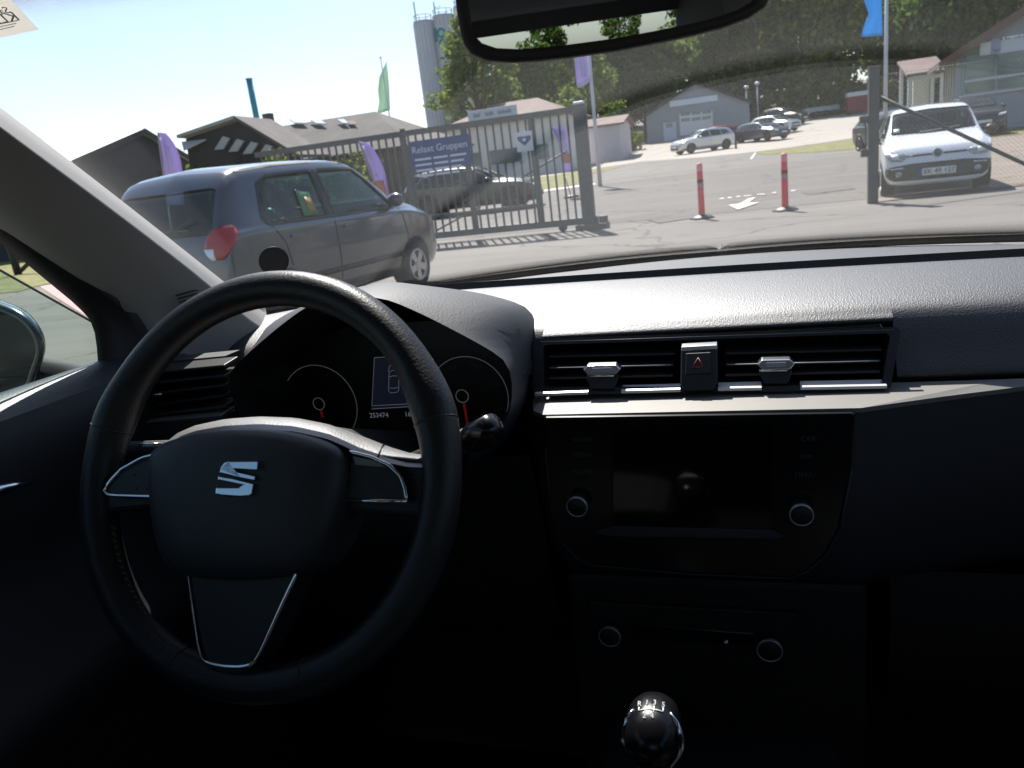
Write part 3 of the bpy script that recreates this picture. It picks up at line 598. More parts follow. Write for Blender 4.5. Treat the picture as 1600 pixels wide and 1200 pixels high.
# ================================================================== BUILDINGS, SILOS, FLAGS, GATE
M_clad = mat('grey_cladding', (.26, .29, .32), .7, var=.08, vscale=1)
M_roofd = mat('dark_roof', (.075, .068, .062), .85, var=.25, vscale=1.2, bump=.5, bscale=6, bdist=.03)
M_brown = mat('brown_roof', (.095, .085, .078), .9, var=.25, vscale=.8, bump=.6, bscale=7, bdist=.04)
M_redroof = mat('red_tile_roof', (.155, .105, .09), .85, var=.2, vscale=1.5, bump=.6, bscale=8, bdist=.03)
M_wallw = mat('white_render', (.62, .61, .58), .8, var=.06, vscale=.7)
M_win = mat('window_glass', (.10, .16, .17), .06, coat=.5)
M_frame = mat('white_frame', (.6, .62, .63), .5)
M_dark = mat('dark_boarding', (.035, .035, .038), .85, var=.2, vscale=2)
M_sheetw = mat('white_roof_sheet', (.80, .80, .78), .5)
def gable_house(name, label, loc, rz, w, l, he, hr, wall, roofm, gablem=None, over=.35, parts=None):
    """gable end towards -y; w along x, l along y, eaves he, ridge hr"""
    t = thing(name, label, 'building', loc, rz)
    mesh('wall', [(-w/2, 0, -1), (w/2, 0, -1), (w/2, l, -1), (-w/2, l, -1), (-w/2, 0, he), (w/2, 0, he), (w/2, l, he), (-w/2, l, he)], [(0, 1, 5, 4), (1, 2, 6, 5), (2, 3, 7, 6), (3, 0, 4, 7)], wall, t)
    s = (hr-he)/(w/2)
    for y in (0, l): mesh('gable', [(-w/2, y, he), (w/2, y, he), (0, y, hr)], [(0, 1, 2)], gablem or wall, t)
    for sd in (-1, 1):
        x = sd*(w/2+over); z = he-s*over; prism('roof_slope', [(0, -over, hr+.02), (x, -over, z+.02), (x, l+over, z+.02), (0, l+over, hr+.02)], (0, 0, .16), roofm, t)
        prism('barge_board', [(0, -over-.03, hr+.2), (x, -over-.03, z+.2), (x, -over-.03, z-.08), (0, -over-.03, hr-.08)], (0, .028, 0), M_dark, t)
    return t
def bx(t, name, lo, hi, m, parent=None): return box(name, lo, hi, m, parent or t)
def place(px, Y): p = atY(px, 250, Y); return Vector((p.x, Y, hz(Y)))
def zat(px, py, Y): return atY(px, py, Y).z
# grey gabled workshop
Y = 78; a, b = atY(1012, 222, Y), atY(1172, 200, Y); c = (a+b)/2; W_ = b.x-a.x
t = gable_house('workshop', 'grey gabled workshop with a white fascia sign behind the parked cars', (c.x, Y, a.z), 0, W_, 22, zat(1010, 178, Y)-a.z-.2, zat(1085, 127, Y)-a.z-.2, M_clad, M_roofd)
def lx(px, py): p = atY(px, py, Y); return p.x-c.x, p.z-a.z
def panel(name, p0, p1, m, d=.12, parent=None, out=0.):
    (x0, z0), (x1, z1) = lx(*p0), lx(*p1); x0, x1 = min(x0, x1), max(x0, x1); z0, z1 = min(z0, z1), max(z0, z1)
    return box(name, (x0, -d-out, z0), (x1, .02-out, z1), m, parent or t)
panel('fascia_sign', (1047, 167.5), (1121, 148), mat('fascia_blue_white', (.55, .63, .70), .5), .2)
gd = panel('garage_door', (1063, 212), (1113, 172), M_frame, .06)
for i in range(3):
    for j in range(2): x0 = 1064.5+i*16.5; panel('pane', (x0, 190.5-j*9-i*1.6), (x0+13.5, 184-j*9-i*1.6), M_win, .05, gd, .06)
d_ = panel('door', (1038, 223), (1056, 190), mat('pale_door', (.5, .55, .62), .6), .06); panel('pane', (1041, 200), (1051, 192), M_win, .05, d_, .06)
# showroom at the right edge
Y = 40; a = atY(1490, 196, Y); ang = R(-7)
t = thing('showroom', 'grey showroom with wide windows and a sign band at the right edge', 'building', (a.x, Y, hz(Y)), ang)
c = Vector((a.x, Y, 0)); a = Vector((a.x, Y, hz(Y)))
M_wallg = mat('showroom_grey', (.33, .35, .38), .75, var=.06, vscale=.6)
zt = zat(1480, 92, Y)-a.z; ze = zat(1600, 20, Y)-a.z; xr = atY(1600, 20, Y).x-a.x; sl_ = (ze-zt)/xr; Wd = 17; hr = zt+sl_*Wd/2
mesh('wall', [(0, 0, -.5), (Wd, 0, -.5), (Wd, 0, zt), (Wd/2, 0, hr), (0, 0, zt), (0, 5, -.5), (Wd, 5, -.5), (Wd, 5, zt), (Wd/2, 5, hr), (0, 5, zt)], [(0, 1, 2, 3, 4), (5, 9, 8, 7, 6), (0, 4, 9, 5), (1, 6, 7, 2)], M_wallg, t)
for sd in (-1, 1):
    xo = -.7 if sd < 0 else Wd+.7; zo = zt-sl_*.7; prism('roof_slope', [(Wd/2, -.7, hr+.05), (xo, -.7, zo+.05), (xo, 5.4, zo+.05), (Wd/2, 5.4, hr+.05)], (0, 0, .22), M_roofd, t)
    prism('barge_board', [(Wd/2, -.74, hr+.27), (xo, -.74, zo+.27), (xo, -.74, zo-.1), (Wd/2, -.74, hr-.1)], (0, .03, 0), mat('barge_brown', (.16, .10, .07), .7), t)
M_side = mat('timber_side', (.33, .31, .30), .8, var=.15, vscale=2)
for k in range(5): box('side_post', (-.05, .2+1.05*k, -.4), (.04, .5+1.05*k, zt-.2), M_side, t)
sg = panel('sign_band', (1528, 89), (1700, 44), mat('sign_grey_white', (.58, .62, .66), .5), .1)
z0 = zat(1560, 74, Y)-a.z; dx = atY(1562, 72, Y)
def slope_at(px, py): p = atY(px, py, Y); return Matrix.Translation((p.x, Y-.28, p.z)) @ Matrix.Rotation(R(0), 4, 'Y') @ Matrix.Rotation(math.pi/2, 4, 'X')
text('sign_letters', 'UTZEN', .78, mat('letter_white', (.85, .87, .9), .4), sg, slope_at(1598, 66), .02)
p = slope_at(1551, 74); bm = bmesh.new(); bm_tube(bm, [p.translation+Vector((0, .08, 0)), p.translation+Vector((0, -.02, 0))], .32, 20); bm_obj('sign_roundel', bm, mat('roundel_blue', (.30, .34, .45), .4), sg, world=True)
pn = panel('notice_board', (1529, 88), (1546, 66), mat('notice_white', (.66, .68, .68), .6), .06, None, .15)
for j in range(2):
    p0 = atY(1531, 72+j*6, Y); p1 = atY(1543-j*5, 70+j*6, Y); box('notice_line', (p0.x, Y-.24, p0.z-.04), (p1.x, Y-.20, p0.z+.04), M_ink, pn, world=True)
# window band: panes between white mullions
for (xa, xb) in ((1508, 1552), (1557, 1620), (1625, 1690)):
    for (ya, yb) in ((86, 124), (128, 146)):
        k = (xa-1508)*.115; wdw = panel('window', (xa, yb-k), (xb, ya-k-(xb-xa)*.10), M_win, .03, None, -.0)
panel('window_side_pane', (1502, 150), (1507, 92), mat('green_glass', (.14, .3, .28), .1), .05)
for px in (1554.5, 1622.5): panel('mullion', (px-1.6, 144-(px-1508)*.11), (px+1.6, 84-(px-1508)*.11), M_frame, .09)
p0, p1 = atY(1507, 128, Y), atY(1700, 104, Y); box('transom', (p0.x-a.x, -.08, p0.z-a.z-.04), (p1.x-a.x, .01, p0.z-a.z+.05), M_frame, t)
box('window_ledge', (p0.x-a.x-.2, -.16, zat(1507, 149, Y)-a.z-.07), (p1.x-a.x, .0, zat(1507, 149, Y)-a.z), M_frame, t)
# entrance canopy with a red roof
Y = 46; p0, p1 = atY(1418, 118, Y), atY(1476, 108, Y); t = thing('entrance_canopy', 'small red-roofed canopy on white posts left of the showroom', 'canopy', ((p0.x+p1.x)/2, Y, hz(Y)))
hw = (p1.x-p0.x)/2; zc = p0.z-hz(Y); prism('roof', [(-hw-.1, -.3, zc-.1), (hw+.1, -.3, zc-.1), (hw+.1, 2.4, zc+.75), (-hw-.1, 2.4, zc+.75)], (0, 0, .14), M_redroof, t, .02)
for x in (-hw+.1, hw-.1):
    for y in (0, 2.2): box('post', (x-.08, y-.08, -.2), (x+.08, y+.08, zc-.1+y*.3), M_frame, t)
box('beam', (-hw, -.1, zc-.3), (hw, .05, zc-.12), M_frame, t)
box('shed_wall', (hw-1.0, 2.3, -.2), (hw-.2, 2.5, zc+.4), M_wallw, t)
# houses beyond the gate
Y = 52
def house_along(name, label, px0, px1, py_eave, py_ridge, Y, wall, roofm, depth=8, base_px=None, hip=0, hipl=None):
    hl = hip if hipl is None else hipl
    a, b = atY(px0, 250, Y), atY(px1, 250, Y); cx = (a.x+b.x)/2; g0 = hz(Y); w2 = (b.x-a.x)/2; t = thing(name, label, 'building', (cx, Y, g0))
    ze = atY((px0+px1)/2, py_eave, Y).z-g0; zr = atY((px0+px1)/2, py_ridge, Y+depth/2).z-g0
    mesh('wall', [(-w2, 0, -1), (w2, 0, -1), (w2, depth, -1), (-w2, depth, -1), (-w2, 0, ze), (w2, 0, ze), (w2, depth, ze), (-w2, depth, ze), (-w2+hl, depth/2, zr-.05), (w2-hip, depth/2, zr-.05)], [(0, 1, 5, 4), (1, 2, 6, 5), (2, 3, 7, 6), (3, 0, 4, 7)] + ([(4, 8, 7)] if not hl else []) + ([(5, 6, 9)] if not hip else []), wall, t)
    o = .4; z_ = ze-o*(zr-ze)/(depth/2)
    prism('roof_slope', [(-w2-o, -o, z_), (w2+o, -o, z_), (w2+o-hip, depth/2, zr), (-w2-o+hl, depth/2, zr)], (0, 0, .14), roofm, t); prism('roof_slope', [(-w2-o, depth+o, z_), (w2+o, depth+o, z_), (w2+o-hip, depth/2, zr), (-w2-o+hl, depth/2, zr)], (0, 0, .14), roofm, t)
    if hip:
        for sd, hh in ((-1, hl), (1, hip)):
            if hh: prism('hip_slope', [(sd*(w2+o), -o, z_), (sd*(w2+o), depth+o, z_), (sd*(w2+o-hh), depth/2, zr)], (0, 0, .14), roofm, t)
    return t, cx, g0, w2, ze, zr
t, cx, g0, w2, ze, zr = house_along('white_house', 'white house with a red-brown tiled roof behind the sliding gate', 700, 884, 189, 163, 52, M_wallw, M_redroof, 9, hip=3)
for x in (-w2+1.2, -w2+3.0, 0, w2-2.2): q = box('window', (x, -.06, .9), (x+1.2, .02, 2.0), M_frame, t); box('pane', (x+.08, -.09, .98), (x+1.12, -.055, 1.92), M_win, q)
t, *_ = house_along('outbuilding', 'pale lilac-grey outbuilding right of the gate post', 920, 972, 196, 186, 62, mat('lilac_render', (.50, .48, .52), .8, var=.05, vscale=1), M_redroof, 6)
t, cx, g0, w2, ze, zr = house_along('brown_roof_house', 'long brown-roofed house with skylights behind the grey hatchback', 380, 640, 243, 190, 38, mat('brick_brown', (.16, .12, .10), .85, var=.2, vscale=3), M_brown, 9, hip=4.0, hipl=0)
def on_roof(px, py, Y0=38, depth=9, g0=g0, ze=ze, zr=zr):
    d = ray(px, py); s_ = (zr-ze)/(depth/2); tt = (g0+ze-CAM.z + s_*(0-Y0+CAM.y)) / (d.z - s_*d.y); return CAM+d*tt, Vector((0, -s_, 1)).normalized()
for quad in ([(455, 194), (476, 195), (483, 201), (463, 200)], [(488, 195), (505, 196), (513, 202), (497, 201)], [(530, 195), (541, 195), (548, 201), (539, 201)]):
    q = [on_roof(*p) for p in quad]; n = q[0][1]; o = prism('skylight', [p+n*.26 for p, _ in q], n*.08, mat('skylight_glass', (.62, .66, .68), .12, coat=1), t, world=True)
q = [on_roof(*p) for p in [(545, 195.5), (556, 196), (561, 201.5), (550, 201.5)]]; prism('tile_patch', [p+q[0][1]*.25 for p, _ in q], q[0][1]*.03, M_redroof, t, world=True)
p, n = on_roof(411, 189); box('chimney', p+Vector((-.25, .4, -.6)), p+Vector((.25, .9, .45)), M_dark, t, world=True)
# barn with white slatted gable, left of the brown roof
Y = 34; ap = atY(372, 187, Y); el, er = atY(286, 217, Y), atY(470, 250, Y)
t = thing('slatted_barn', 'dark barn whose gable carries slanting white slats', 'building', (ap.x, Y, hz(Y))); g0 = hz(Y)
def lo(px, py, dy=0): p = atY(px, py, Y); return Vector((p.x-ap.x, dy, p.z-g0))
mesh('gable', [lo(372, 190), lo(290, 217), lo(290, 260)-Vector((0, 0, 3)), lo(470, 260)-Vector((0, 0, 3)), lo(470, 247)], [(0, 1, 2, 3, 4)], M_dark, t)
bk = Vector((-.5, 4, 0)); prism('roof_slope', [lo(373, 186, -.4), lo(285, 216, -.4), lo(285, 216, -.4)+bk, lo(373, 186, -.4)+bk], (0, 0, .15), mat('pale_roof', (.42, .39, .34), .7, var=.1, vscale=1), t)
prism('roof_slope', [lo(373, 186, -.4), lo(474, 246, -.4), lo(474, 246, -.4)+bk, lo(373, 186, -.4)+bk], (0, 0, .15), M_brown, t)
for x in (352, 374, 396, 419, 440):
    s_ = (x-352)*.34; prism('slat', [lo(x, 213+s_*.55, -.1), lo(x+11, 216+s_*.55, -.1), lo(x+1, 233+s_*.45, -.1), lo(x-13, 234+s_*.45, -.1)], (0, -.12, 0), mat('slat_white', (.52, .50, .47), .7), t)
prism('awning', [lo(288, 223, -.2), lo(326, 219, -.2), lo(306, 236, -.9)], (0, 0, .05), mat('slat_white', (.52, .50, .47), .7), t)
# dark hall with a white roof at the far left
Y = 33; ap = atY(218, 203, Y); w2 = 8.0; rz_ = R(110); e1 = Vector((ap.x-math.cos(rz_)*w2, Y-math.sin(rz_)*w2, 0)); g0 = hz(Y)
t = gable_house('white_roof_hall', 'dark hall with a sunlit white roof at the far left', (ap.x, Y, g0), rz_, 2*w2, 26, 3.45-g0, ap.z-g0-.15, M_dark, M_sheetw, None, .25)
# teal chimney
Y = 62; a, b = atY(393, 124, Y), atY(404, 200, Y); t = thing('steel_chimney', 'slim teal steel chimney behind the brown roof', 'chimney', (b.x, Y, 0))
M_teal = mat('teal_paint', (.02, .22, .30), .5); tube('flue', [(b.x, Y, hz(Y)), (b.x, Y, b.z), (b.x, Y, a.z)], .26, M_teal, t, 14, world=True); tube('cap', [(b.x, Y, a.z), (b.x, Y, a.z+.12)], .29, M_teal, t, 14, world=True)
# silos
Y = 150; M_silo = mat('silo_concrete', (.56, .56, .57), .8, var=.08, vscale=.25); M_dlg = mat('logo_teal', (.02, .26, .24), .5)
def silo(pxl, pxr, pyt, dy, lab):
    a, b = atY(pxl, pyt+60, Y+dy), atY(pxr, pyt+60, Y+dy); r_ = (b.x-a.x)/2*.97; zt = atY((pxl+pxr)/2, pyt, Y+dy).z; base = hz(Y+dy)
    t = thing('silo', lab, 'silo', ((a.x+b.x)/2, Y+dy, base), 0, 'tall concrete silos'); h = zt-base
    lathe('shaft', [(r_, -1), (r_, h-.5), (r_*.99, h-.3)], M_silo, t, 40); lathe('cap', [(r_*1.005, h-.35), (r_*1.005, h), (.01, h+.15)], mat('silo_cap', (.5, .5, .5), .8), t, 40)
    for k in range(16): tube('rib', [(r_*1.0*math.cos(k*.3927), r_*math.sin(k*.3927), 0), (r_*math.cos(k*.3927), r_*math.sin(k*.3927), h-.4)], .09, M_silo, t, 5)
    bm = bmesh.new(); bm_tube(bm, [(r_*.9*math.cos(k*.26), r_*.9*math.sin(k*.26), h+1.0) for k in range(24)], .05, 4, closed=True)
    for k in range(0, 24, 3): bm_tube(bm, [(r_*.9*math.cos(k*.26), r_*.9*math.sin(k*.26), h), (r_*.9*math.cos(k*.26), r_*.9*math.sin(k*.26), h+1.0)], .05, 4)
    bm_obj('handrail', bm, M_trim, t); return t, r_, h
t, r1, h1 = silo(654, 684, 32, 0, 'leftmost tall grey concrete silo with an aerial on top')
bm = bmesh.new(); bm_tube(bm, [(-r1*.7, 0, h1), (-r1*.72, 0, h1+3.6)], .12, 6); bm_obj('aerial', bm, M_dlg, t)
t, r2, h2 = silo(683, 716, 23, 1.5, 'tall grey silo bearing the teal dlg letters')
bm = bmesh.new(); bm_tube(bm, [(-r2*.7, 0, h2), (-r2*.72, 0, h2+2.6)], .12, 6); bm_tube(bm, [(-r2*.7, 0, h2+1.6), (-r2*.1, 0, h2+1.7)], .06, 5); bm_obj('aerial', bm, M_dlg, t)
def wrap(u, z): a = u/r2; return Vector((r2*1.012*math.sin(a), -r2*1.012*math.cos(a), z))
def ringm(name, cu, cz, ru, rz_, tk=.17): return tube(name, [wrap(cu+ru*math.cos(k*.3142), cz+rz_*math.sin(k*.3142)) for k in range(20)], tk, M_dlg, t, 6, True)
zc = h2-3.4
ringm('letter_d', -r2*.95, zc-.55, .55, .65); tube('letter_d_stem', [wrap(-r2*.95+.6, zc+1.1), wrap(-r2*.95+.6, zc-1.2)], .17, M_dlg, t, 6); tube('letter_l', [wrap(-r2*.55, zc+1.15), wrap(-r2*.55, zc-1.2)], .17, M_dlg, t, 6)
ringm('letter_g', -r2*.02, zc+.1, .68, .72, .22); ringm('letter_g_tail', .05, zc-1.75, .66, .68, .22)
silo(715, 752, 8, 6, 'tall silo partly hidden behind the rear-view mirror')
# flags
def flag(name, label, foot, top, Y, fpx, m, pole_r=.05, group=None, print_m=None, print_px=None):
    a, b = atY(*foot, Y), atY(*top, Y); g0 = hz(Y); x0 = a.x; t = thing(name, label, 'flag', (x0, Y, g0), 0, group); M_pole = mat('pole_white', (.6, .61, .62), .4)
    tube('pole', [(x0, Y, g0), (x0, Y, b.z)], [pole_r*1.2, pole_r*.7], M_pole, t, 10, world=True); bm = bmesh.new(); bmesh.ops.create_uvsphere(bm, u_segments=8, v_segments=6, radius=pole_r*1.6, matrix=Matrix.Translation((x0, Y, b.z+.03))); bm_obj('finial', bm, M_pole, t, True, world=True)
    n = len(fpx[0]); Lp = resample([atY(*p, Y) for p in fpx[0]], 14); Rp = resample([atY(*p, Y) for p in fpx[1]], 14); rows = []
    for i, (p, q) in enumerate(zip(Lp, Rp)):
        rows.append([p.lerp(q, k/8) + Vector((0, .10*math.sin(k*.9+i*.35)*(1-k/8)*(q-p).length, 0)) for k in range(9)])
    grid('cloth', rows, m, t, True, world=True, thick=.006)
    if print_px:
        for pp in print_px:
            A_, B_ = resample([atY(*p, Y) for p in pp[0]], 8), resample([atY(*p, Y) for p in pp[1]], 8)
            grid('print', [[u.lerp(v, k/4)+Vector((0, -.10*(q_ := (rows[0][-1]-rows[0][0]).length)-.02, 0)) for k in range(5)] for u, v in zip(A_, B_)], print_m, t, True, world=True, thick=.004)
    return t
def cloth(name, col):
    m = bpy.data.materials.new(name); m.use_nodes = True; nt = m.node_tree; N = nt.nodes; N.clear(); out = N.new('ShaderNodeOutputMaterial'); d = N.new('ShaderNodeBsdfDiffuse'); t = N.new('ShaderNodeBsdfTranslucent'); mx = N.new('ShaderNodeMixShader'); mx.inputs[0].default_value = .55
    d.inputs[0].default_value = t.inputs[0].default_value = (*col, 1); nt.links.new(d.outputs[0], mx.inputs[1]); nt.links.new(t.outputs[0], mx.inputs[2]); nt.links.new(mx.outputs[0], out.inputs[0]); MATS[name] = m; return m
M_fg, M_fb, M_fp, M_fw = cloth('green_cloth', (.52, .68, .54)), cloth('blue_cloth', (.11, .46, .80)), cloth('purple_cloth', (.48, .41, .66)), cloth('pale_cloth', (.74, .70, .82))
flag('green_flag', 'pale green flag on a thin pole in front of the sky', (619, 250), (603, 89), 48, ([(603, 98), (592, 120), (590, 140), (593, 160), (590, 178)], [(604, 95), (606, 115), (608, 135), (609, 155), (609.5, 172)]), M_fg, .05)
flag('blue_flag', 'bright blue flag hanging from a pole beside the right gate post', (1383, 200), (1376, -60), 33, ([(1352, -30), (1350, 0), (1358, 22), (1350, 40), (1345, 58)], [(1377, -40), (1377.5, -5), (1378, 15), (1378.5, 35), (1379, 56)]), M_fb, .07)
flag('purple_banner', 'purple banner flag on a tall pole under the rear-view mirror', (936, 268), (916, 40), 31, ([(897, 60), (897, 85), (899, 110), (902, 137)], [(918, 50), (920, 82), (922, 105), (923, 127)]), M_fp, .07, None, M_fw, [([(905, 84), (906, 102), (909, 121)], [(913, 82), (914, 100), (917, 120)]), ([(902, 132), (911, 129), (922, 120)], [(903, 138), (912, 135), (923, 127)])])
def feather(name, label, Y, Lpx, Rpx, prints, foot_px, m=M_fp, extra=None):
    L_, R_ = resample(smooth_poly([atY(*p, Y) for p in Lpx], 2), 16), resample(smooth_poly([atY(*p, Y) for p in Rpx], 2), 16); g0 = hz(Y); ft = atY(*foot_px, Y)
    t = thing(name, label, 'beach flag', (ft.x, Y, g0), 0, 'purple feather flags'); tube('pole', [(ft.x, Y, g0), L_[-1]] + L_[::-1], .018, mat('pole_grey', (.3, .3, .32), .4), t, 6, world=True)
    lathe('base', [(.001, .10), (.06, .10), (.28, .04), (.28, 0)], M_trim, t, 16)
    rows = [[p.lerp(q, k/5)+Vector((0, .05*math.sin(k*1.2+i*.3), 0)) for k in range(6)] for i, (p, q) in enumerate(zip(L_, R_))]; grid('cloth', rows, m, t, True, world=True, thick=.006)
    for f0, f1, u0, u1, mm in prints:
        i0, i1 = int(f0*15), int(f1*15); grid('print', [[L_[i].lerp(R_[i], lerp(u0, u1, k/3))+Vector((0, -.08, 0)) for k in range(4)] for i in range(i0, i1+1)], mm, t, True, world=True, thick=.004)
    return t
M_or = cloth('orange_cloth', (.75, .42, .25))
feather('feather_flag', 'purple feather flag sticking up behind the tail of the grey hatchback', 14.6, [(247, 207), (251, 240), (256, 275), (262, 320)], [(260, 208), (272, 225), (281, 250), (290, 320)], [(.12, .95, .3, .46, M_fw), (.2, .9, .58, .74, M_fw)], (270, 395))
feather('feather_flag', 'purple feather flag leaning in front of the left half of the gate', 13.2, [(561, 221), (572, 250), (583, 280), (600, 312)], [(576, 223), (590, 245), (601, 270), (612, 312)], [(.1, .62, .35, .6, M_fw), (.7, .95, .1, .9, M_or)], (606, 400))
feather('feather_flag', 'purple and orange feather flag seen through the right half of the gate', 26.0, [(862, 198), (872, 215), (877, 245), (881, 270)], [(880, 198), (887, 215), (893, 245), (897, 268)], [(.15, .62, .45, .8, M_fw), (.66, .82, .05, .95, M_or)], (890, 276))
# lamps on the bank
for px, py0, py1, l in ((1165, 137, 170, 'left of two white globe lamps above the workshop roof edge'), (1182, 131, 166, 'right of two white globe lamps above the workshop roof edge')):
    Y = 86; a, b = atY(px+2, py1, Y), atY(px, py0, Y); t = thing('lamp_post', l, 'lamp post', (a.x, Y, hz(Y)), 0, 'white globe lamps'); tube('post', [(a.x, Y, hz(Y)), (a.x, Y, b.z-.25)], .06, M_frame, t, 8, world=True)
    lathe('lamp_head', [(.001, .2), (.15, .19), (.27, .06), (.19, -.1), (.06, -.16)], M_plate, t, 14, Matrix.Translation((0, 0, b.z-hz(Y))))
p = gp(1150, 233); t = thing('marker_post', 'thin dark post beside the silver crossover', 'post', (p.x, p.y, p.z)); tube('shaft', [(0, 0, 0), (0, 0, 1.0)], .07, M_dark, t); tube('cap', [(0, 0, 1.0), (0, 0, 1.05)], .08, M_dark, t)

# ---- sliding gate
YG = 14.2; M_gate = mat('gate_green_grey', (.095, .105, .10), .55, var=.15, vscale=4)
gx0, gx1 = -9.4, -2.68; gt = 2.06
t = thing('sliding_gate', 'dark green-grey sliding bar gate with sign boards', 'gate', (gx1, YG, 0))
def gb(name, lo, hi, parent=None, m=M_gate): return box(name, lo, hi, m, parent or t, world=True)
gb('top_rail', (gx0, YG-.04, gt), (gx1, YG+.04, gt+.10)); gb('bottom_rail', (gx0, YG-.06, .10), (gx1+.15, YG+.06, .22)); gb('middle_rail', (gx0, YG-.02, .50), (-3.55, YG+.02, .56))
sh = gb('bar', (gx0+.1, YG-.016, .22), (gx0+.132, YG+.016, gt)).data
x = gx0+.1; k = 0
bars = []
while x < gx1-.35:
    x += .155; k += 1; o = bpy.data.objects.new('bar', sh); COL.objects.link(o); o.parent = t; o.location = (x-gx0-.1, 0, 0)
for px in (640, 735, 838): xx = atY(px, 280, YG).x; gb('upright', (xx-.04, YG-.035, .2), (xx+.04, YG+.035, gt+(.14 if px == 640 else .0)))
tube('brace', [(-5.75, YG, .24), (-4.75, YG, .62)], .018, M_gate, t, world=True); tube('brace', [(-3.9, YG+.03, 1.05), (-3.0, YG+.03, 1.42)], .018, M_gate, t, world=True)
for xx in (-8.6, -3.2): lathe('roller', [(.001, .03), (.08, .03), (.08, -.03), (.001, -.03)], M_gate, t, 16, Matrix.Translation((xx-gx1, 0, .08)) @ Matrix.Rotation(math.pi/2, 4, 'X'))
p = thing('gate_post', 'thick dark post at the end of the sliding gate', 'post', (-2.66, YG, 0)); gb('shaft', (-2.81, YG-.07, 0), (-2.58, YG+.07, 2.18), p); gb('foot', (-2.92, YG-.22, 0), (-2.36, YG+.22, .10), p); gb('guide', (-2.5, YG-.08, .1), (-2.36, YG+.08, .22), p); q = box('post_cap', (-2.80, YG-.06, 2.18), (-2.60, YG+.06, 2.23), mat('cap_white', (.75, .75, .73), .5), p, .02, True)
def signboard(name, label, p0, p1, Y, m, th=.02):
    a, b = atY(*p0, Y), atY(*p1, Y); t = thing(name, label, 'sign', ((a.x+b.x)/2, Y, min(a.z, b.z))); box('board', (min(a.x, b.x), Y-th, min(a.z, b.z)), (max(a.x, b.x), Y, max(a.z, b.z)), m, t, .003, True); return t, min(a.x, b.x), max(a.x, b.x), min(a.z, b.z), max(a.z, b.z)
TX = Matrix.Rotation(math.pi/2, 4, 'X')
t, x0, x1, z0, z1 = signboard('gate_sign', 'blue sign with white lettering hung on the sliding gate', (646, 268), (732, 209), YG-.05, mat('sign_blue', (.035, .075, .20), .5)); M_sgw = mat('sign_white', (.62, .65, .75), .5)
text('heading', 'Relaxt Gruppen', .175, M_sgw, t, Matrix.Translation(((x0+x1)/2, YG-.075, z1-.17)) @ TX, .002)
for k in range(4):
    for (u0, u1) in ((.06, .34), (.38, .62), (.66, .93-.05*k)):
        box('text_line', (lerp(x0, x1, u0), YG-.076, z1-.36-k*.10), (lerp(x0, x1, u1), YG-.069, z1-.325-k*.10), M_sgw, t, world=True)
t, x0, x1, z0, z1 = signboard('name_board', 'long pale board with grey lettering above the gate', (733, 192), (807, 163), YG+.3, mat('board_pale', (.52, .56, .56), .6))
z0 -= 0
for (u0, u1) in ((.12, .28), (.36, .56), (.62, .9)):
    n = int((u1-u0)/.035)
    for i in range(n): box('letter_stroke', (lerp(x0, x1, u0+i*.035), YG+.27, lerp(z0, z1, .38)), (lerp(x0, x1, u0+i*.035+.02), YG+.278, lerp(z0, z1, .66 if i % 3 else .72)), mat('letter_slate', (.18, .21, .25), .6), t, world=True)
t, x0, x1, z0, z1 = signboard('heart_sign', 'small white sign with a dark blue heart mark on the gate', (809, 238), (831, 204), YG-.05, mat('sign_offwhite', (.62, .65, .67), .5))
xc, zc, w_ = (x0+x1)/2, z1-.14, (x1-x0)*.44
prism('heart', [(xc+w_*a, YG-.076, zc+w_*b) for a, b in ((0, -.75), (-.6, -.3), (-.95, .1), (-.9, .45), (-.45, .5), (0, .4), (.45, .5), (.9, .45), (.95, .1), (.6, -.3))], (0, .008, 0), mat('heart_blue', (.05, .08, .2), .5), t, world=True)
prism('heart_centre', [(xc+.03*math.cos(a), YG-.082, zc+.03*math.sin(a)) for a in [k*.785 for k in range(8)]], (0, .005, 0), M_sgw, t, world=True)
# ---- right-hand post with hinges, strut and chain-link fence
YP = 13.95; M_post = mat('post_green', (.05, .06, .055), .5, var=.15, vscale=5); p = gp(1363, 318); X0 = p.x
t = thing('fence_post', 'dark green square gate post with hinge blocks on the right', 'post', (X0, YP, 0)); zt = zat(1358, 108, YP)
box('shaft', (X0-.075, YP-.075, 0), (X0+.075, YP+.075, zt), M_post, t, .008, True); box('cap', (X0-.085, YP-.085, zt), (X0+.085, YP+.085, zt+.03), M_post, t, .008, True)
for (pa, pb) in (((1343, 194), (1354, 181)), ((1345, 246), (1355, 233))): a, b = atY(*pa, YP), atY(*pb, YP); box('hinge_block', (a.x, YP-.06, a.z), (X0-.07, YP+.06, b.z), M_post, t, .005, True)
tube('hinge_rod', [atY(1352, 190, YP), atY(1353, 240, YP)], .012, M_post, t, world=True)
t = thing('chain_link_fence', 'green chain-link fence with a diagonal strut in front of the white car', 'fence', (X0, YP, 0)); a, b = atY(1362, 146, YP), atY(1620, 265, YP-.1)
tube('strut', [a, b], .03, M_post, t, 10, world=True)
bm = bmesh.new(); zt2 = 1.95; x1 = X0+5.2; s_ = .065
n = int((x1-X0)/s_)
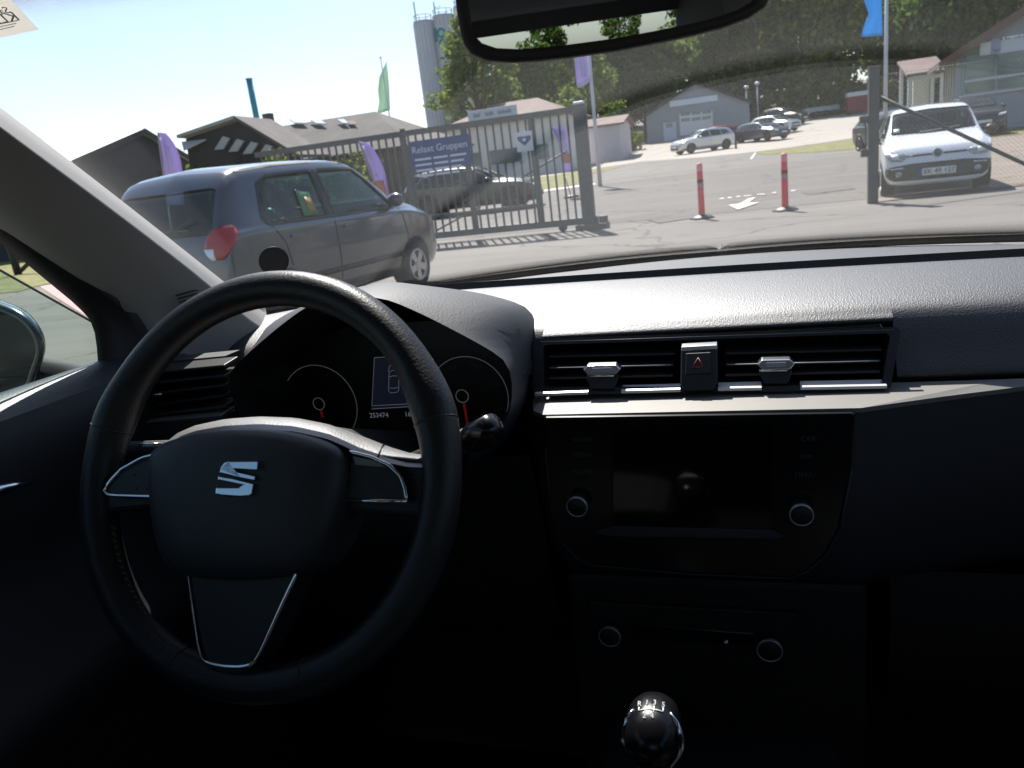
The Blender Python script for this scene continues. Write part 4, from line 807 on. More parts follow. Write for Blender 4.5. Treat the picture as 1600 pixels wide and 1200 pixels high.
for k in range(-int(zt2/s_), n):
    for sg_ in (1, -1):
        xa = X0+k*s_; pts = []
        za, zb = .05, zt2
        x_a, x_b = (xa, xa+(zb-za)) if sg_ > 0 else (xa+(zb-za), xa)
        # clip to the panel
        def clip(xq): return min(max(xq, X0), x1)
        ta = (clip(x_a)-x_a)/(x_b-x_a); tb = (clip(x_b)-x_a)/(x_b-x_a)
        if tb-ta < .02: continue
        bm_tube(bm, [(lerp(x_a, x_b, ta), YP, lerp(za, zb, ta)), (lerp(x_a, x_b, tb), YP, lerp(za, zb, tb))], .0011, 3, False)
tag(bm_obj('wire_mesh', bm, mat('fence_wire', (.10, .12, .11), .5, .3), t, world=True), kind='stuff')
for z in (.1, 1.0, zt2): tube('line_wire', [(X0, YP+.004, z), (x1, YP+.004, z)], .003, M_post, t, 5, world=True)
box('end_post', (x1, YP-.04, 0), (x1+.08, YP+.04, 2.05), M_post, t, world=True)
# ---- red bollards
M_bol = mat('bollard_red', (.72, .035, .05), .45, var=.1, vscale=8); M_refl = mat('reflective_band', (.22, .24, .24), .3)
M_boltop = mat('bollard_pink', (.80, .25, .24), .45)
def bollard(px, py, tilt, lab):
    p = gp(px, py); t = thing('bollard', lab, 'bollard', (p.x, p.y, 0), 0, 'red plastic bollards'); h = .95
    lathe('base', [(.001, .075), (.07, .075), (.16, .05), (.21, .02), (.215, 0)], M_trim, t, 6); lathe('post', [(.058, .05), (.055, .2), (.05, h-.16), (.05, h-.14)], M_bol, t, 20)
    lathe('cap', [(.0505, h-.14), (.05, h-.03), (.04, h-.005), (.001, h)], M_boltop, t, 20)
    for z, m_ in ((.56, M_refl), (.64, M_trim), (.23, M_bol)): lathe('band', [(.0535, z-.02), (.0545, z), (.0535, z+.035)], m_, t, 20)
    for k in range(4): lathe('rib', [(.0535, .45+k*.02), (.0545, .455+k*.02), (.0535, .46+k*.02)], M_bol, t, 16)
bollard(1097, 342, 0, 'left red bollard with a black foot, nearer the sliding gate'); bollard(1227, 330, 0, 'right red bollard with a black foot, nearer the white car')
# ---- goal-like frame on the lawn at the left
a = gp(29, 430); t = thing('timber_support', 'dark slanting post with a brace on the left lawn', 'post', (a.x, a.y, a.z)); b = atY(19, 340, a.y)
tube('shaft', [a, Vector((a.x-.05, a.y, b.z+.8))], .1, M_dark, t, 8, world=True); tube('brace', [a+Vector((.1, 0, .1)), atY(85, 372, a.y)], .06, M_dark, t, 8, world=True)

# ================================================================== THE CAR WE SIT IN
def grain(name, col, rough, strength, scale=330., dist=.0006, spec=.5, sheen=0.):
    """moulded black plastic: leathery cells in the relief"""
    m = mat(name, col, rough, spec=spec); nt = m.node_tree; N = nt.nodes; p = N['Principled BSDF']; tc = N['Texture Coordinate']
    v = N.new('ShaderNodeTexVoronoi'); v.inputs['Scale'].default_value = scale; v.feature = 'F1'; n = N.new('ShaderNodeTexNoise'); n.inputs['Scale'].default_value = scale*1.3; n.inputs['Detail'].default_value = 2
    mp = N.new('ShaderNodeMapping'); mp.inputs['Scale'].default_value = (1, .75, 1); nt.links.new(tc.outputs['Object'], mp.inputs[0])
    nt.links.new(mp.outputs[0], v.inputs['Vector']); nt.links.new(mp.outputs[0], n.inputs['Vector'])
    a = N.new('ShaderNodeMath'); a.operation = 'ADD'; nt.links.new(v.outputs['Distance'], a.inputs[0]); nt.links.new(n.outputs['Fac'], a.inputs[1])
    b = N.new('ShaderNodeBump'); b.inputs['Strength'].default_value = strength; b.inputs['Distance'].default_value = dist; nt.links.new(a.outputs[0], b.inputs['Height']); nt.links.new(b.outputs[0], p.inputs['Normal'])
    return m
M_dash = grain('dash_plastic', (.022, .022, .024), .50, .45, 620, .0006, 1.0)
M_hood = grain('hood_plastic', (.020, .021, .024), .60, .25, 420, .0005)
M_blk = mat('black_plastic', (.007, .007, .008), .6, bump=.15, bscale=500)
M_fascia = mat('slate_fascia', (.030, .033, .042), .5, bump=.12, bscale=700)
M_gloss = mat('gloss_black', (.006, .006, .007), .2, spec=.35)
M_ledge = mat('satin_silver_trim', (.20, .19, .175), .45, .25, var=.06, vscale=12)
M_sat = mat('satin_chrome', (.72, .73, .75), .2, 1.)
M_leather = grain('leather', (.014, .014, .016), .44, .35, 420, .0005, .35)
M_shr = grain('shroud_sunlit_plastic', (.10, .095, .088), .45, .3, 450, .0005, 1.0)  # black plastic made paler: the sun's glare is in its colour
M_padb = mat('pad_black', (.010, .010, .011), .5)
M_hubm = grain('hub_plastic', (.020, .021, .025), .55, .2, 500, .0004)
M_pill = mat('pillar_trim', (.27, .262, .255), .8, bump=.2, bscale=900)
M_roof = mat('roof_lining', (.22, .21, .20), .9, bump=.2, bscale=600)
M_ws = glass('windscreen_glass', (.965, .972, .98), .022, .005, ar=1.0)
M_sg = glass('door_glass', (.80, .87, .85), .04)
M_mirror = mat('mirror_silver', (.52, .57, .63), .0, 1.)
M_print = mat('dim_print', (.16, .19, .2), .6)

# ------------------------------------------------ cabin shell (body, pillars, roof, glass)
cab = thing('car_cabin', 'grey-lined cabin of the car around the camera, with windscreen and pillars', 'car interior', (0, 0, 0))
def wsB(x): return Vector((x, 1.40-.71*x*x, 1.032+.012*abs(x)))
def wsT(x): x *= .913; return Vector((x, .66-.31*x*x, 1.425-.06*x*x))
NX = 24; rows = []
for i in range(13):
    s_ = i/12; rows.append([wsB(x).lerp(wsT(x), s_) + Vector((0, .03, .045))*math.sin(math.pi*s_)*.35 for x in [lerp(-.725, .725, k/NX) for k in range(NX+1)]])
grid('windscreen', rows, M_ws, cab, True, thick=.004)
# black ceramic band round the glass
M_frit = mat('ceramic_band', (.012, .011, .010), .5)
grid('windscreen_band', [[v+Vector((0, .012, .004)) for v in r_] for r_ in [[wsB(x)+Vector((0, .03, -.012)) for x in [lerp(-.69, .69, k/NX) for k in range(NX+1)]], [wsB(x).lerp(wsT(x), .010) for x in [lerp(-.69, .69, k/NX) for k in range(NX+1)]]]], M_frit, cab, True)
# pillars
def poly_px(pts, X): return [atX(px, py, X) for px, py in pts]
E1 = [Vector((-.622, .46, 1.455)), Vector((-.63, .536, 1.40)), atX(0, 165, -.64), atX(180, 303, -.66), atX(352, 440, -.68), Vector((-.692, 1.07, 1.035)), Vector((-.695, 1.12, 1.0))]
EC = [Vector((-.580, .43, 1.42)), Vector((-.586, .495, 1.372)), atX(0, 199, -.598), atX(180, 331, -.620), atX(325, 443, -.642), atX(395, 508, -.655), Vector((-.66, 1.05, 1.0))]
E2 = [atX(-160, 190, -.66), atX(-80, 262, -.665), atX(0, 330, -.68), atX(110, 420, -.69), atX(200, 487, -.695), atX(232, 540, -.70), atX(240, 640, -.70)]
def lerp_rows(A_, B_, n, n2=14):
    A_, B_ = resample(A_, n2), resample(B_, n2); return [[a.lerp(b, k/n) for k in range(n+1)] for a, b in zip(A_, B_)]
for sx in (1, -1):
    def mx_(L_): return L_ if sx == 1 else [Vector((-v.x, v.y, v.z)) for v in L_]
    a1, ac, a2 = [resample(smooth_poly(mx_(q), 1), 18) for q in (E1, EC, E2)]; rows = []
    for i in range(18):
        o = Vector((-sx*.06, .02, .02)); mid_ = ac[i].lerp(a2[i], .3)+Vector((sx*.006, -.004, .004))
        rows.append([a1[i]+o, a1[i], a1[i].lerp(ac[i], .12), a1[i].lerp(ac[i], .55)+Vector((sx*.002, -.001, .003)), a1[i].lerp(ac[i], .9), ac[i], ac[i].lerp(a2[i], .06), mid_, ac[i].lerp(a2[i], .7)+Vector((sx*.004, -.003, .003)), a2[i], a2[i]+Vector((-sx*.032, 0, 0))])
    ap_ = grid('front_pillar', rows, M_pill, cab, True, flip=(sx == -1))
    bv = ap_.modifiers.new('s', 'SUBSURF'); bv.levels = bv.render_levels = 2
# loudspeaker grille ribs at the foot of the pillar
for k in range(6):
    a, b = atX(275+k*3, 462+k*5, -.652), atX(325+k*2, 452+k*5.5, -.650); tube('speaker_rib', [a, (a+b)/2+Vector((.002, 0, .002)), b], .0011, M_blk, cab, 5)
rx = [lerp(-.66, .66, k/16) for k in range(17)]
prism('roof_panel', [wsT(x)+Vector((0, -.004, 0)) for x in rx] + [Vector((.60, -1.75, 1.42)), Vector((-.60, -1.75, 1.42))], (0, -.01, .05), M_roof, cab)
for sx in (-1, 1):
    grid('roof_rail', [[Vector((sx*.60, y, 1.43)), Vector((sx*.655, y, 1.40)), Vector((sx*.69, y, 1.36)), Vector((sx*.74, y, 1.36)), Vector((sx*.74, y, 1.47)), Vector((sx*.6, y, 1.49))] for y in (.44, .3, -.2, -.8, -1.4, -1.75)], M_roof, cab, True)
    box('middle_pillar', (min(sx*.70, sx*.76), -.42, .3), (max(sx*.70, sx*.76), -.28, 1.40), M_pill, cab)
    box('rear_pillar', (min(sx*.60, sx*.78), -1.78, .3), (max(sx*.60, sx*.78), -1.22, 1.42), M_roof, cab)
    box('side_panel', (min(sx*.72, sx*.80), -1.8, .2), (max(sx*.72, sx*.80), -.30, .98), M_blk, cab)
for sx in (-1, 1): box('footwell_side', (min(sx*.665, sx*.80), .90, .2), (max(sx*.665, sx*.80), 1.14, 1.0), M_blk, cab)
box('tailgate_panel', (-.78, -1.80, .2), (.78, -1.74, 1.02), M_blk, cab); box('tailgate_header', (-.7, -1.80, 1.37), (.7, -1.74, 1.47), M_roof, cab)
box('floor', (-.8, -1.8, .18), (.8, 1.1, .24), M_blk, cab); box('bulkhead', (-.8, 1.06, .2), (.8, 1.12, .98), M_blk, cab)
grid('rear_glass', [[Vector((x, -1.77, z)) for x in (-.62, -.3, 0, .3, .62)] for z in (1.02, 1.2, 1.37)], glass('rear_glass_clear', (.95, .965, .97)), cab, True, thick=.004)
M_wm = paint('dark_petrol_paint', (.012, .03, .035), .2, .25)
# bonnet of our own car is below the line of sight; it still closes the view under the glass
rows = [[Vector((x, 1.46-.6*x*x + j*.22, 1.005 - .028*j - .07*x*x)) for x in [lerp(-.74, .74, k/12) for k in range(13)]] for j in range(5)]
grid('bonnet', rows, M_wm, cab, True, thick=.01)

# ------------------------------------------------ doors
def door(sx, label, name):
    t = thing(name, label, 'car door', (sx*.72, .3, .25)); T = lambda L_: [Vector((-sx*v.x if sx == 1 else v.x, v.y, v.z)) for v in L_]
    prof = [(-.74, 1.035), (-.735, 1.052), (-.715, 1.060), (-.69, 1.055), (-.668, 1.040), (-.658, 1.015), (-.660, .96), (-.668, .90), (-.655, .86), (-.62, .80), (-.60, .785), (-.60, .74), (-.65, .70), (-.67, .5), (-.67, .28)]
    rows = []
    for y, dx in ((-.30, 0), (.0, 0), (.3, 0), (.55, 0), (.70, -.006), (.80, -.012), (.92, -.02), (1.02, -.03)): rows.append([Vector((-sx*(x+dx) if sx == 1 else x+dx, y, z-.004*max(0, (y-.5)/.2))) for x, z in prof])
    o = grid('sill_cap', [r_[:5] for r_ in rows], M_dash, t, True, world=True, flip=(sx == 1)); sb = o.modifiers.new('s', 'SUBSURF'); sb.levels = sb.render_levels = 2
    o = grid('door_card', [r_[4:] for r_ in rows], M_blk, t, True, world=True, flip=(sx == 1)); sb = o.modifiers.new('s', 'SUBSURF'); sb.levels = sb.render_levels = 2
    W1 = [(-200, 205), (-80, 304), (0, 370), (60, 420), (125, 474), (148, 497), (156, 520), (160, 548), (162, 585)]
    W2 = [(-200, 163), (-80, 262), (0, 333), (60, 382), (150, 452), (205, 490), (232, 530), (240, 580), (245, 640)]
    A_ = resample([atX(*p, -.716) for p in W1], 22); B_ = resample([atX(*p, -.700) for p in W2], 22); A_, B_ = T(A_), T(B_)
    ox = Vector((sx*.008, 0, 0)); rows = [[a+ox, a, a.lerp(b, .25)+Vector((-sx*.006, 0, 0)), a.lerp(b, .8)+Vector((-sx*.004, 0, 0)), b.lerp(a, .05)+Vector((-sx*.010, 0, .004)), b, b+ox] for a, b in zip(A_, B_)]
    o = grid('window_frame', rows, M_blk, t, True, world=True)
    # window pane, wound part of the way down
    g0, g1 = atX(0, 422, -.726), atX(155, 509, -.726); dv = (g0-g1); top = T([g1+dv*(-.25), g1, g0, g0+dv*2.2]); top = [Vector((v.x, v.y, v.z)) for v in top]
    top.append(Vector((top[-1].x, -.30, top[-1].z-.02))); low = [Vector((v.x, v.y, 1.0)) for v in top]
    gl = grid('window_pane', [top, low], M_sg, t, False, world=True, thick=.0035)
    tube('pane_edge', top, .0016, mat('pane_edge', (.25, .27, .24), .2), gl, 5, world=True)
    # small mirror-corner cover and chrome inner handle
    hp = T([atX(-60, 790, -.655), atX(-10, 768, -.652), atX(20, 760, -.650), atX(52, 755, -.655)])
    tube('inner_handle', hp, [.007, .006, .0045, .0012], M_sat, t, 8, world=True)
    return t
door(-1, 'black driver-side door with its window wound half down', 'driver_door'); 
dr = thing('passenger_door', 'passenger-side door reflected at the edge of the cabin', 'car door', (.72, .3, .25))
prof = [(.74, 1.035), (.735, 1.052), (.715, 1.060), (.69, 1.055), (.668, 1.040), (.658, 1.015), (.660, .96), (.65, .86), (.60, .785), (.60, .74), (.67, .5), (.67, .28)]
grid('door_card', [[Vector((x, y, z)) for x, z in prof] for y in (-.30, .3, 1.02)], M_dash, dr, True, world=True)
grid('window_pane', [[Vector((.73, y, z)) for y in (-.28, .7)] for z in (1.0, 1.12)], M_sg, dr, False, world=True, thick=.0035)
box('window_frame', (.70, .70, 1.0), (.74, .80, 1.18), M_blk, dr, world=True)
rw = grid('quarter_pane', [[Vector((.735, y, z)) for y in (-1.22, -.42)] for z in (.98, 1.215)], M_sg, cab, False, thick=.0035); tube('pane_edge', [(.735, -1.22, 1.215), (.735, -.42, 1.215)], .004, M_blk, rw, 6)

# ------------------------------------------------ door mirror outside
t = thing('door_mirror', 'dark door mirror housing outside the left front window', 'mirror', (-.88, .80, 1.0))
ol = [(-150, 450), (-60, 452), (0, 472), (38, 487), (62, 512), (73, 540), (68, 562), (58, 588), (52, 612), (-60, 640), (-170, 640), (-200, 540)]
O_ = smooth_poly([atY(px, py, .80) for px, py in ol], 2, True); cc = sum(O_, Vector())/len(O_)
ring = lambda s_, y: [Vector((cc.x+(p.x-cc.x)*s_-(y-.80)*1.0, y, cc.z+(p.z-cc.z)*s_)) for p in O_]
rows = [ring(.86, .790), ring(.92, .787), ring(1.0, .80), ring(.98, .83), ring(.86, .865), ring(.6, .89), ring(.1, .90)]
grid('housing', rows, M_wm, t, True, True, world=True); bm = bmesh.new(); bm.faces.new([bm.verts.new(v) for v in ring(.86, .791)]); bm_obj('mirror_glass', bm, mat('mirror_dark_reflection', (.03, .04, .042), .02, 1.), t, world=True)  # dark reflection of the car's own flank put into the glass colour
tube('stalk', [(cc.x, .84, cc.z-.05), (-.83, .85, .99), (-.76, .84, .97)], [.03, .024, .022], M_blk, t, 10, world=True)

# ------------------------------------------------ dashboard
db = thing('dashboard', 'black grained dashboard glaring in the sun with central air vents', 'dashboard', (0, .95, .6))
def Yb(x): return wsB(x).y
def ys(x): return 1.107-.105*x
XS = [lerp(-.69, .72, k/40) for k in range(41)]
grid('defroster_panel', [[Vector((x, lerp(Yb(x)+.025, min(ys(x), Yb(x)-.01)+.0035, k/5), lerp(1.030, 1.0575, k/5)-.012*x*x)) for k in range(6)] for x in XS], M_dash, db, True, world=True, flip=True)
grid('seam_trough', [[Vector((x, min(ys(x), Yb(x)-.01)+d_, z-.012*x*x)) for d_, z in ((.0034, 1.0574), (.0030, 1.049), (-.02, 1.040))] for x in XS], M_ink, db, True, world=True)  # step face in shadow; its shade is put into the black colour
PADTOP = [(0, 1.0505), (.03, 1.0500), (.07, 1.048), (.12, 1.0435), (.165, 1.0375), (.195, 1.0315), (.212, 1.0260), (.222, 1.0205)]
def pad_rows(x0, x1, n, tail, cut=None):
    out = []
    for k in range(n+1):
        x = lerp(x0, x1, k/n); y0 = min(ys(x), Yb(x)-.01)-.0035; sc = (y0-.912)/(1.1325-.912)
        r_ = [Vector((x, y0-d_*sc*.2205/.222, z-.012*x*x)) for d_, z in PADTOP[:cut]]; out.append([Vector((x, y0+.001, 1.036-.012*x*x))]+r_+[Vector((x, y, z)) for y, z in tail])
    return out
TAIL_F = [(.902, 1.005), (.893, .985), (.880, .965), (.873, .954), (.90, .945)]
TAIL_V = [(.9045, 1.0165), (.9035, 1.0125), (.912, 1.008)]
VX0, VX1 = -.197, .200
def pad(name, x0, x1, n, tail, cut=None):
    o = grid(name, pad_rows(x0, x1, n, tail, cut), M_dash, db, True, world=True, flip=True); s_ = o.modifiers.new('s', 'SUBSURF'); s_.levels = s_.render_levels = 2; return o
pad('top_pad', -.69, -.60, 6, TAIL_F); pad('top_pad', -.60, -.225, 14, [], -2); pad('top_pad', -.226, VX0, 3, TAIL_F); pad('top_pad', VX0, VX1, 16, TAIL_V); pad('top_pad', VX1, .72, 16, TAIL_F)
# --- air vents: a raked, framed box with slats, thumb tabs and the hazard switch between them
def V(px, py, d=0.0):
    """a point on the raked face of the vent panel (top farther away than the bottom), d towards us"""
    o = Vector((0, .8995, 1.0165)); n = Vector((0, -1, .72)).normalized(); r_ = ray(px, py); tt = (o-CAM).dot(n)/r_.dot(n); return CAM+r_*tt + Vector((0, -1, 0))*d
M_strip = mat('silver_strip', (.62, .61, .60), .35, .4)
M_vent = mat('vent_black', (.012, .012, .013), .4)
outer = [V(*p) for p in [(833, 534), (840, 529), (1398, 511), (1406, 517), (1391, 604), (1384, 609), (842, 617), (834, 612)]]; inner = [V(*p) for p in [(850, 541), (856, 538), (1384, 520), (1390, 525), (1378, 596), (1373, 600), (856, 606), (851, 602)]]
vp = grid('vent_frame', [[p+Vector((0, .0, 0)) for p in outer], [p+Vector((0, -.004, .001)) for p in outer], [p+Vector((0, -.004, .0005)) for p in inner], [p+Vector((0, .02, 0)) for p in inner], [p+Vector((0, .06, 0)) for p in inner]], M_vent, db, False, True, world=True)
bm = bmesh.new(); bm.faces.new([bm.verts.new(p+Vector((0, .058, 0))) for p in inner]); bm_obj('vent_back', bm, M_ink, vp, world=True)
def slat(name, p0, p1, parent, m=M_vent, d=.03, th=.0022):
    a, b = V(*p0), V(*p1); return prism(name, [a, b, b+Vector((0, d, .004)), a+Vector((0, d, .004))], (0, 0, -th), m, parent, .0006, True)
for xa, xb in ((857, 1056), (1133, 1380)):
    for f in (.24, .52, .78):
        yl = lerp(541, 604, f) - (xa-857)*.0195; yr = lerp(541, 604, f) - (xb-857)*.0195; slat('slat', (xa, yl+1), (xb-f*6, yr), vp)
        if f == .52: tube('sunlit_slat_edge', [V(xa+4, yl+1, .0006), V(xb-f*6-4, yr, .0006)], .0006, M_strip, vp, 5, world=True)  # slat edge lit by the sun, put in as a thin silver line
    for k in range(1, 7):
        px = lerp(xa, xb, k/7); a, b = V(px, 545-(px-857)*.02), V(px, 602-(px-857)*.012); prism('vane', [a+Vector((0, .034, 0)), b+Vector((0, .034, 0)), b+Vector((0, .055, 0)), a+Vector((0, .055, 0))], (.0015, 0, 0), M_ink, vp, world=True)
for c in (943, 1212):   # thumb tab: hexagonal silver face on a black slider
    yk = 575-(c-943)*.032; tb = prism('thumb_tab', [V(c+a, yk+b, .012) for a, b in ((-29, -1), (-22, -8), (22, -9), (29, -2), (22, 6), (-22, 7))], (0, .012, .002), M_sat, vp, .0008, True)
    prism('tab_inset', [V(c+a, yk+b, .0126) for a, b in ((-15, -4), (15, -5), (15, 2), (-15, 3))], (0, .002, 0), mat('tab_grey', (.25, .25, .25), .5), tb, world=True)
    prism('tab_slider', [V(c+a, yk+b, .008) for a, b in ((-26, 9), (25, 8), (25, 14), (18, 30), (-18, 30), (-26, 14))], (0, .02, 0), M_vent, tb, .001, True); tube('tab_edge', [V(c-24, yk+10, .0085), V(c+18, yk+9, .0085)], .0013, M_sat, tb, 6, world=True)
lst = [(838, 612.5), (922, 609.5), (926, 611), (968, 610), (972, 607), (1066, 604), (1120, 602.5), (1190, 601.5), (1245, 601), (1384, 599)]
for a, b in (((838, 612), (921, 609)), ((972, 607.5), (1064, 605)), ((1122, 603.5), (1190, 602)), ((1250, 601.5), (1384, 599))):
    p, q = V(a[0], a[1], .0045), V(b[0], b[1], .0045); prism('vent_strip', [p+Vector((0, -.004, 0)), q+Vector((0, -.004, 0)), q+Vector((0, .010, .003)), p+Vector((0, .010, .003))], (0, -.0006, -.0030), M_strip, vp, .0004, True)
tube('vent_edge', [V(846, 533.5, .004), V(1000, 528.5, .004), V(1396, 514.5, .004)], .0009, M_fascia, vp, 6, world=True)
hzb = prism('hazard_switch', [V(a, b, .012) for a, b in ((1065, 541), (1122, 537), (1122, 592), (1115, 605), (1070, 606), (1064, 594))], (0, .03, 0), M_vent, db, .0015, True)
prism('switch_cap', [V(a, b, .0125) for a, b in ((1065.5, 544.5), (1066, 538), (1121, 535), (1121.5, 541))], (0, .02, .004), M_sat, hzb, .0005, True)
prism('button', [V(a, b, .0132) for a, b in ((1073, 548), (1111, 546), (1111, 578), (1072, 580))], (0, .004, 0), mat('button_black', (.016, .016, .018), .5), hzb, .0006, True)
tri = [V(a, b, .0140) for a, b in ((1092, 554), (1099, 568), (1083, 569))]; tube('warning_triangle', [tri[0].lerp(tri[1], f) for f in (0, .5, 1)] + [tri[1].lerp(tri[2], f) for f in (.5, 1)] + [tri[2].lerp(tri[0], .5)], .0006, mat('warning_red', (.35, .04, .03), .5), hzb, 5, True, world=True)
# --- silver ledge under the vents, tapering to the right
zl = .9465; LE_b = [Vector((-.2, .874, zl+.004)), Vector((.72, .874, zl+.004))]
fr = [(-.205, .858), (-.195, .822), (-.180, .808), (.155, .806), (.235, .836), (.33, .868), (.72, .872)]; bk_ = [(-.205, .874), (-.195, .874), (-.180, .874), (.155, .874), (.30, .874), (.42, .874), (.72, .876)]
grid('trim_ledge', [[Vector((a[0], a[1], zl)), Vector((b[0], b[1], zl+.005))] for b, a in zip(bk_, fr)], M_ledge, db, False, world=True)
grid('trim_edge', [[Vector((a[0], a[1], zl)), Vector((a[0], a[1]+.0005, zl-.005)), Vector((a[0], a[1]+.006, zl-.0065))] for a in fr], M_ledge, db, False, world=True)
# --- dark fascia below the ledge, lower dash and centre tunnel
def fas(x, y): return [Vector((x, y+.004, zl-.006)), Vector((x, y+.004, .86)), Vector((x, y+.012, .80)), Vector((x, y+.03, .745)), Vector((x, y+.06, .71)), Vector((x, y+.09, .70))]
xs_ = [(-.205, .835)]+fr[2:]+[(.74, .868)]
o = grid('fascia', [fas(x, y) for x, y in xs_], M_fascia, db, True, world=True, flip=True)
grid('glove_box_face', [[Vector((x, .90, .71)), Vector((x, .89, .62)), Vector((x, .92, .5)), Vector((x, 1.0, .42))] for x in (.20, .4, .6, .74)], M_blk, db, True, world=True, flip=True)
box('centre_stack', (-.19, .855, .30), (.17, 1.0, .715), M_blk, db, .01, True); box('tunnel', (-.16, .1, .24), (.14, .9, .50), M_blk, db, .02, True)
grid('driver_lower_panel', [[Vector((x, .80, .90)), Vector((x, .83, .80)), Vector((x, .84, .66)), Vector((x, .95, .55))] for x in (-.70, -.45, -.20)], M_blk, db, True, world=True, flip=True)
# driver-side grey fascia with a slatted vent left of the wheel
lf = [atY(px, py, .735) for px, py in ((150, 668), (345, 651), (345, 700), (150, 712))]; prism('side_fascia', [lf[0], lf[1], lf[2]+Vector((0, 0, -.05)), lf[3]+Vector((0, 0, -.05))], (0, .03, 0), M_fascia, db, .002, True)
prism('side_ledge', [lf[0], lf[1], lf[1]+Vector((0, .03, .002)), lf[0]+Vector((0, .03, .002))], (0, 0, .002), M_ledge, db, .0004, True)
sv = prism('side_vent', [atY(px, py, .775) for px, py in ((150, 575), (352, 556), (352, 655), (150, 668))], (0, .03, 0), M_ink, db, world=True)
for k, (ya, yb) in enumerate(((578, 570), (594, 586), (612, 601), (630, 617), (645, 634))):
    a, b = atY(205, ya+6, .745), atY(350, yb, .745); prism('slat', [a, b, b+Vector((0, .028, .003)), a+Vector((0, .028, .003))], (0, 0, -.003), M_vent if k != 4 else M_dash, sv, .0006, True)
tube('tab_edge', [atY(234, 618, .741), atY(253, 616, .741)], .0015, M_sat, sv, 6, world=True)
# --- instrument hood
F_px = [(430, 436), (470, 434), (510, 438), (590, 461), (650, 486), (700, 511), (760, 543), (790, 563), (799, 585), (801, 620), (795, 652), (770, 692), (730, 720)]
G_px = [(430, 428), (470, 428), (510, 431), (600, 438), (660, 446), (720, 458), (780, 478), (806, 496), (819, 528), (822, 600), (813, 652), (782, 702), (735, 740)]
Fp = [atY(*p, .745) for p in F_px]; Gp = [atY(*p, .835) for p in G_px]; xc = -.368
def sym(P_, lim=2): return [Vector((2*xc-v.x, v.y, v.z)) for v in P_[::-1] if v.x > xc+.02] + [v for v in P_ if v.x > xc-.005]
Fs, Gs = resample(smooth_poly(sym(Fp), 2), 48), resample(smooth_poly(sym(Gp), 2), 48)
Gs = [Vector((xc+(v.x-xc)*(1 if v.x > xc else 1.13), v.y, v.z)) for v in Gs]
Hs = [Vector((xc+(v.x-xc)*(.72 if v.x > xc else 1.0), 1.05, 1.015+(v.z-1.02)*.22 if v.z > 1.02 else v.z)) for v in Gs]; Ms = [Vector((xc+(g_.x-xc)*(.93 if g_.x > xc else 1.08), .94, g_.z-max(0, g_.z-1.0)*.22)) for g_, h_ in zip(Gs, Hs)]
In = [Vector((xc+(v.x-xc)*(.95 if v.x > xc else 1.0), .775, v.z-.006 if v.z > 1.0 else v.z)) for v in Fs]; Ib = [Vector((xc+(v.x-xc)*(.92 if v.x > xc else 1.16), .90, v.z-.03 if v.z > 1.0 else v.z)) for v in Fs]
ih = grid('instrument_hood', [Fs, [f.lerp(g_, .08)+Vector((0, 0, .001)) for f, g_ in zip(Fs, Gs)], [f.lerp(g_, .5)+Vector((0, 0, .002)) for f, g_ in zip(Fs, Gs)], Gs, Ms, Hs], M_hood, db, True, world=True)
grid('hood_lining', [Fs, In, Ib], mat('hood_lining', (.006, .006, .007), .8), ih, True, world=True, flip=True)
# --- instrument cluster
YC = .885; cl = thing('instrument_cluster', 'dark instrument cluster with two round dials behind the steering wheel', 'instrument cluster', (-.39, YC, .9))
prism('cluster_face', [(-.60, YC+.012, .84), (-.20, YC+.012, .84), (-.20, YC+.016, .98), (-.225, YC+.018, 1.03), (-.33, YC+.02, 1.045), (-.45, YC+.02, 1.045), (-.56, YC+.018, 1.03), (-.60, YC+.016, .98)], (0, .01, 0), mat('cluster_black', (.005, .005, .006), .5), cl, world=True)
M_ring = mat('dial_ring', (.62, .64, .68), .5, .2, emit=.02); M_needle = mat('needle_red', (.45, .02, .015), .5, emit=.05); M_num = mat('dial_figures', (.05, .055, .065), .6)  # faint emission stands in for light caught by the chrome rings; needles glow too
for (px, py, r_, nums) in ((500, 632, .056, ['1', '2', '3', '4', '5', '6']), (732, 620, .0535, ['20', '60', '100', '140', '180', '220'])):
    c = atY(px, py, YC); d_ = tube('dial', [c+Vector((r_*math.cos(k*.1309), 0, r_*math.sin(k*.1309))) for k in range(48)], .0006, M_ring, cl, 5, True, world=True)
    hp = atY(498 if px < 600 else 722, py-1, YC-.006); tube('dial_hub', [hp+Vector((.0085*math.cos(k*.314), 0, .0085*math.sin(k*.314))) for k in range(20)], .0007, M_ring, d_, 5, True, world=True)
    prism('needle', [hp+Vector((-.0012, .002, -.009)), hp+Vector((.0022, .002, -.009)), hp+Vector((.0030, .002, -.045)), hp+Vector((.0004, .002, -.045))], (0, -.001, 0), M_needle, d_, world=True)
    for i, s_ in enumerate(nums):
        a = R(205-i*46); q = c+Vector((r_*.78*math.cos(a), .004, r_*.78*math.sin(a))); text('figure', s_, .009, M_num, d_, Matrix.Translation(q) @ TX, .0002)
    for i in range(25):
        a = R(215-i*10.4); tube('tick', [c+Vector((r_*.92*math.cos(a), .004, r_*.92*math.sin(a))), c+Vector((r_*.97*math.cos(a), .004, r_*.97*math.sin(a)))], .0004, M_num, d_, 4, world=True)
dsp = prism('display', [atY(*p, YC) for p in ((584, 559), (662, 553), (662, 636), (580, 640))], (0, .004, 0), mat('display_blue', (.006, .008, .016), .3, emit=.35), cl, world=True)
M_line = mat('display_line', (.10, .10, .13), .5, emit=.45)
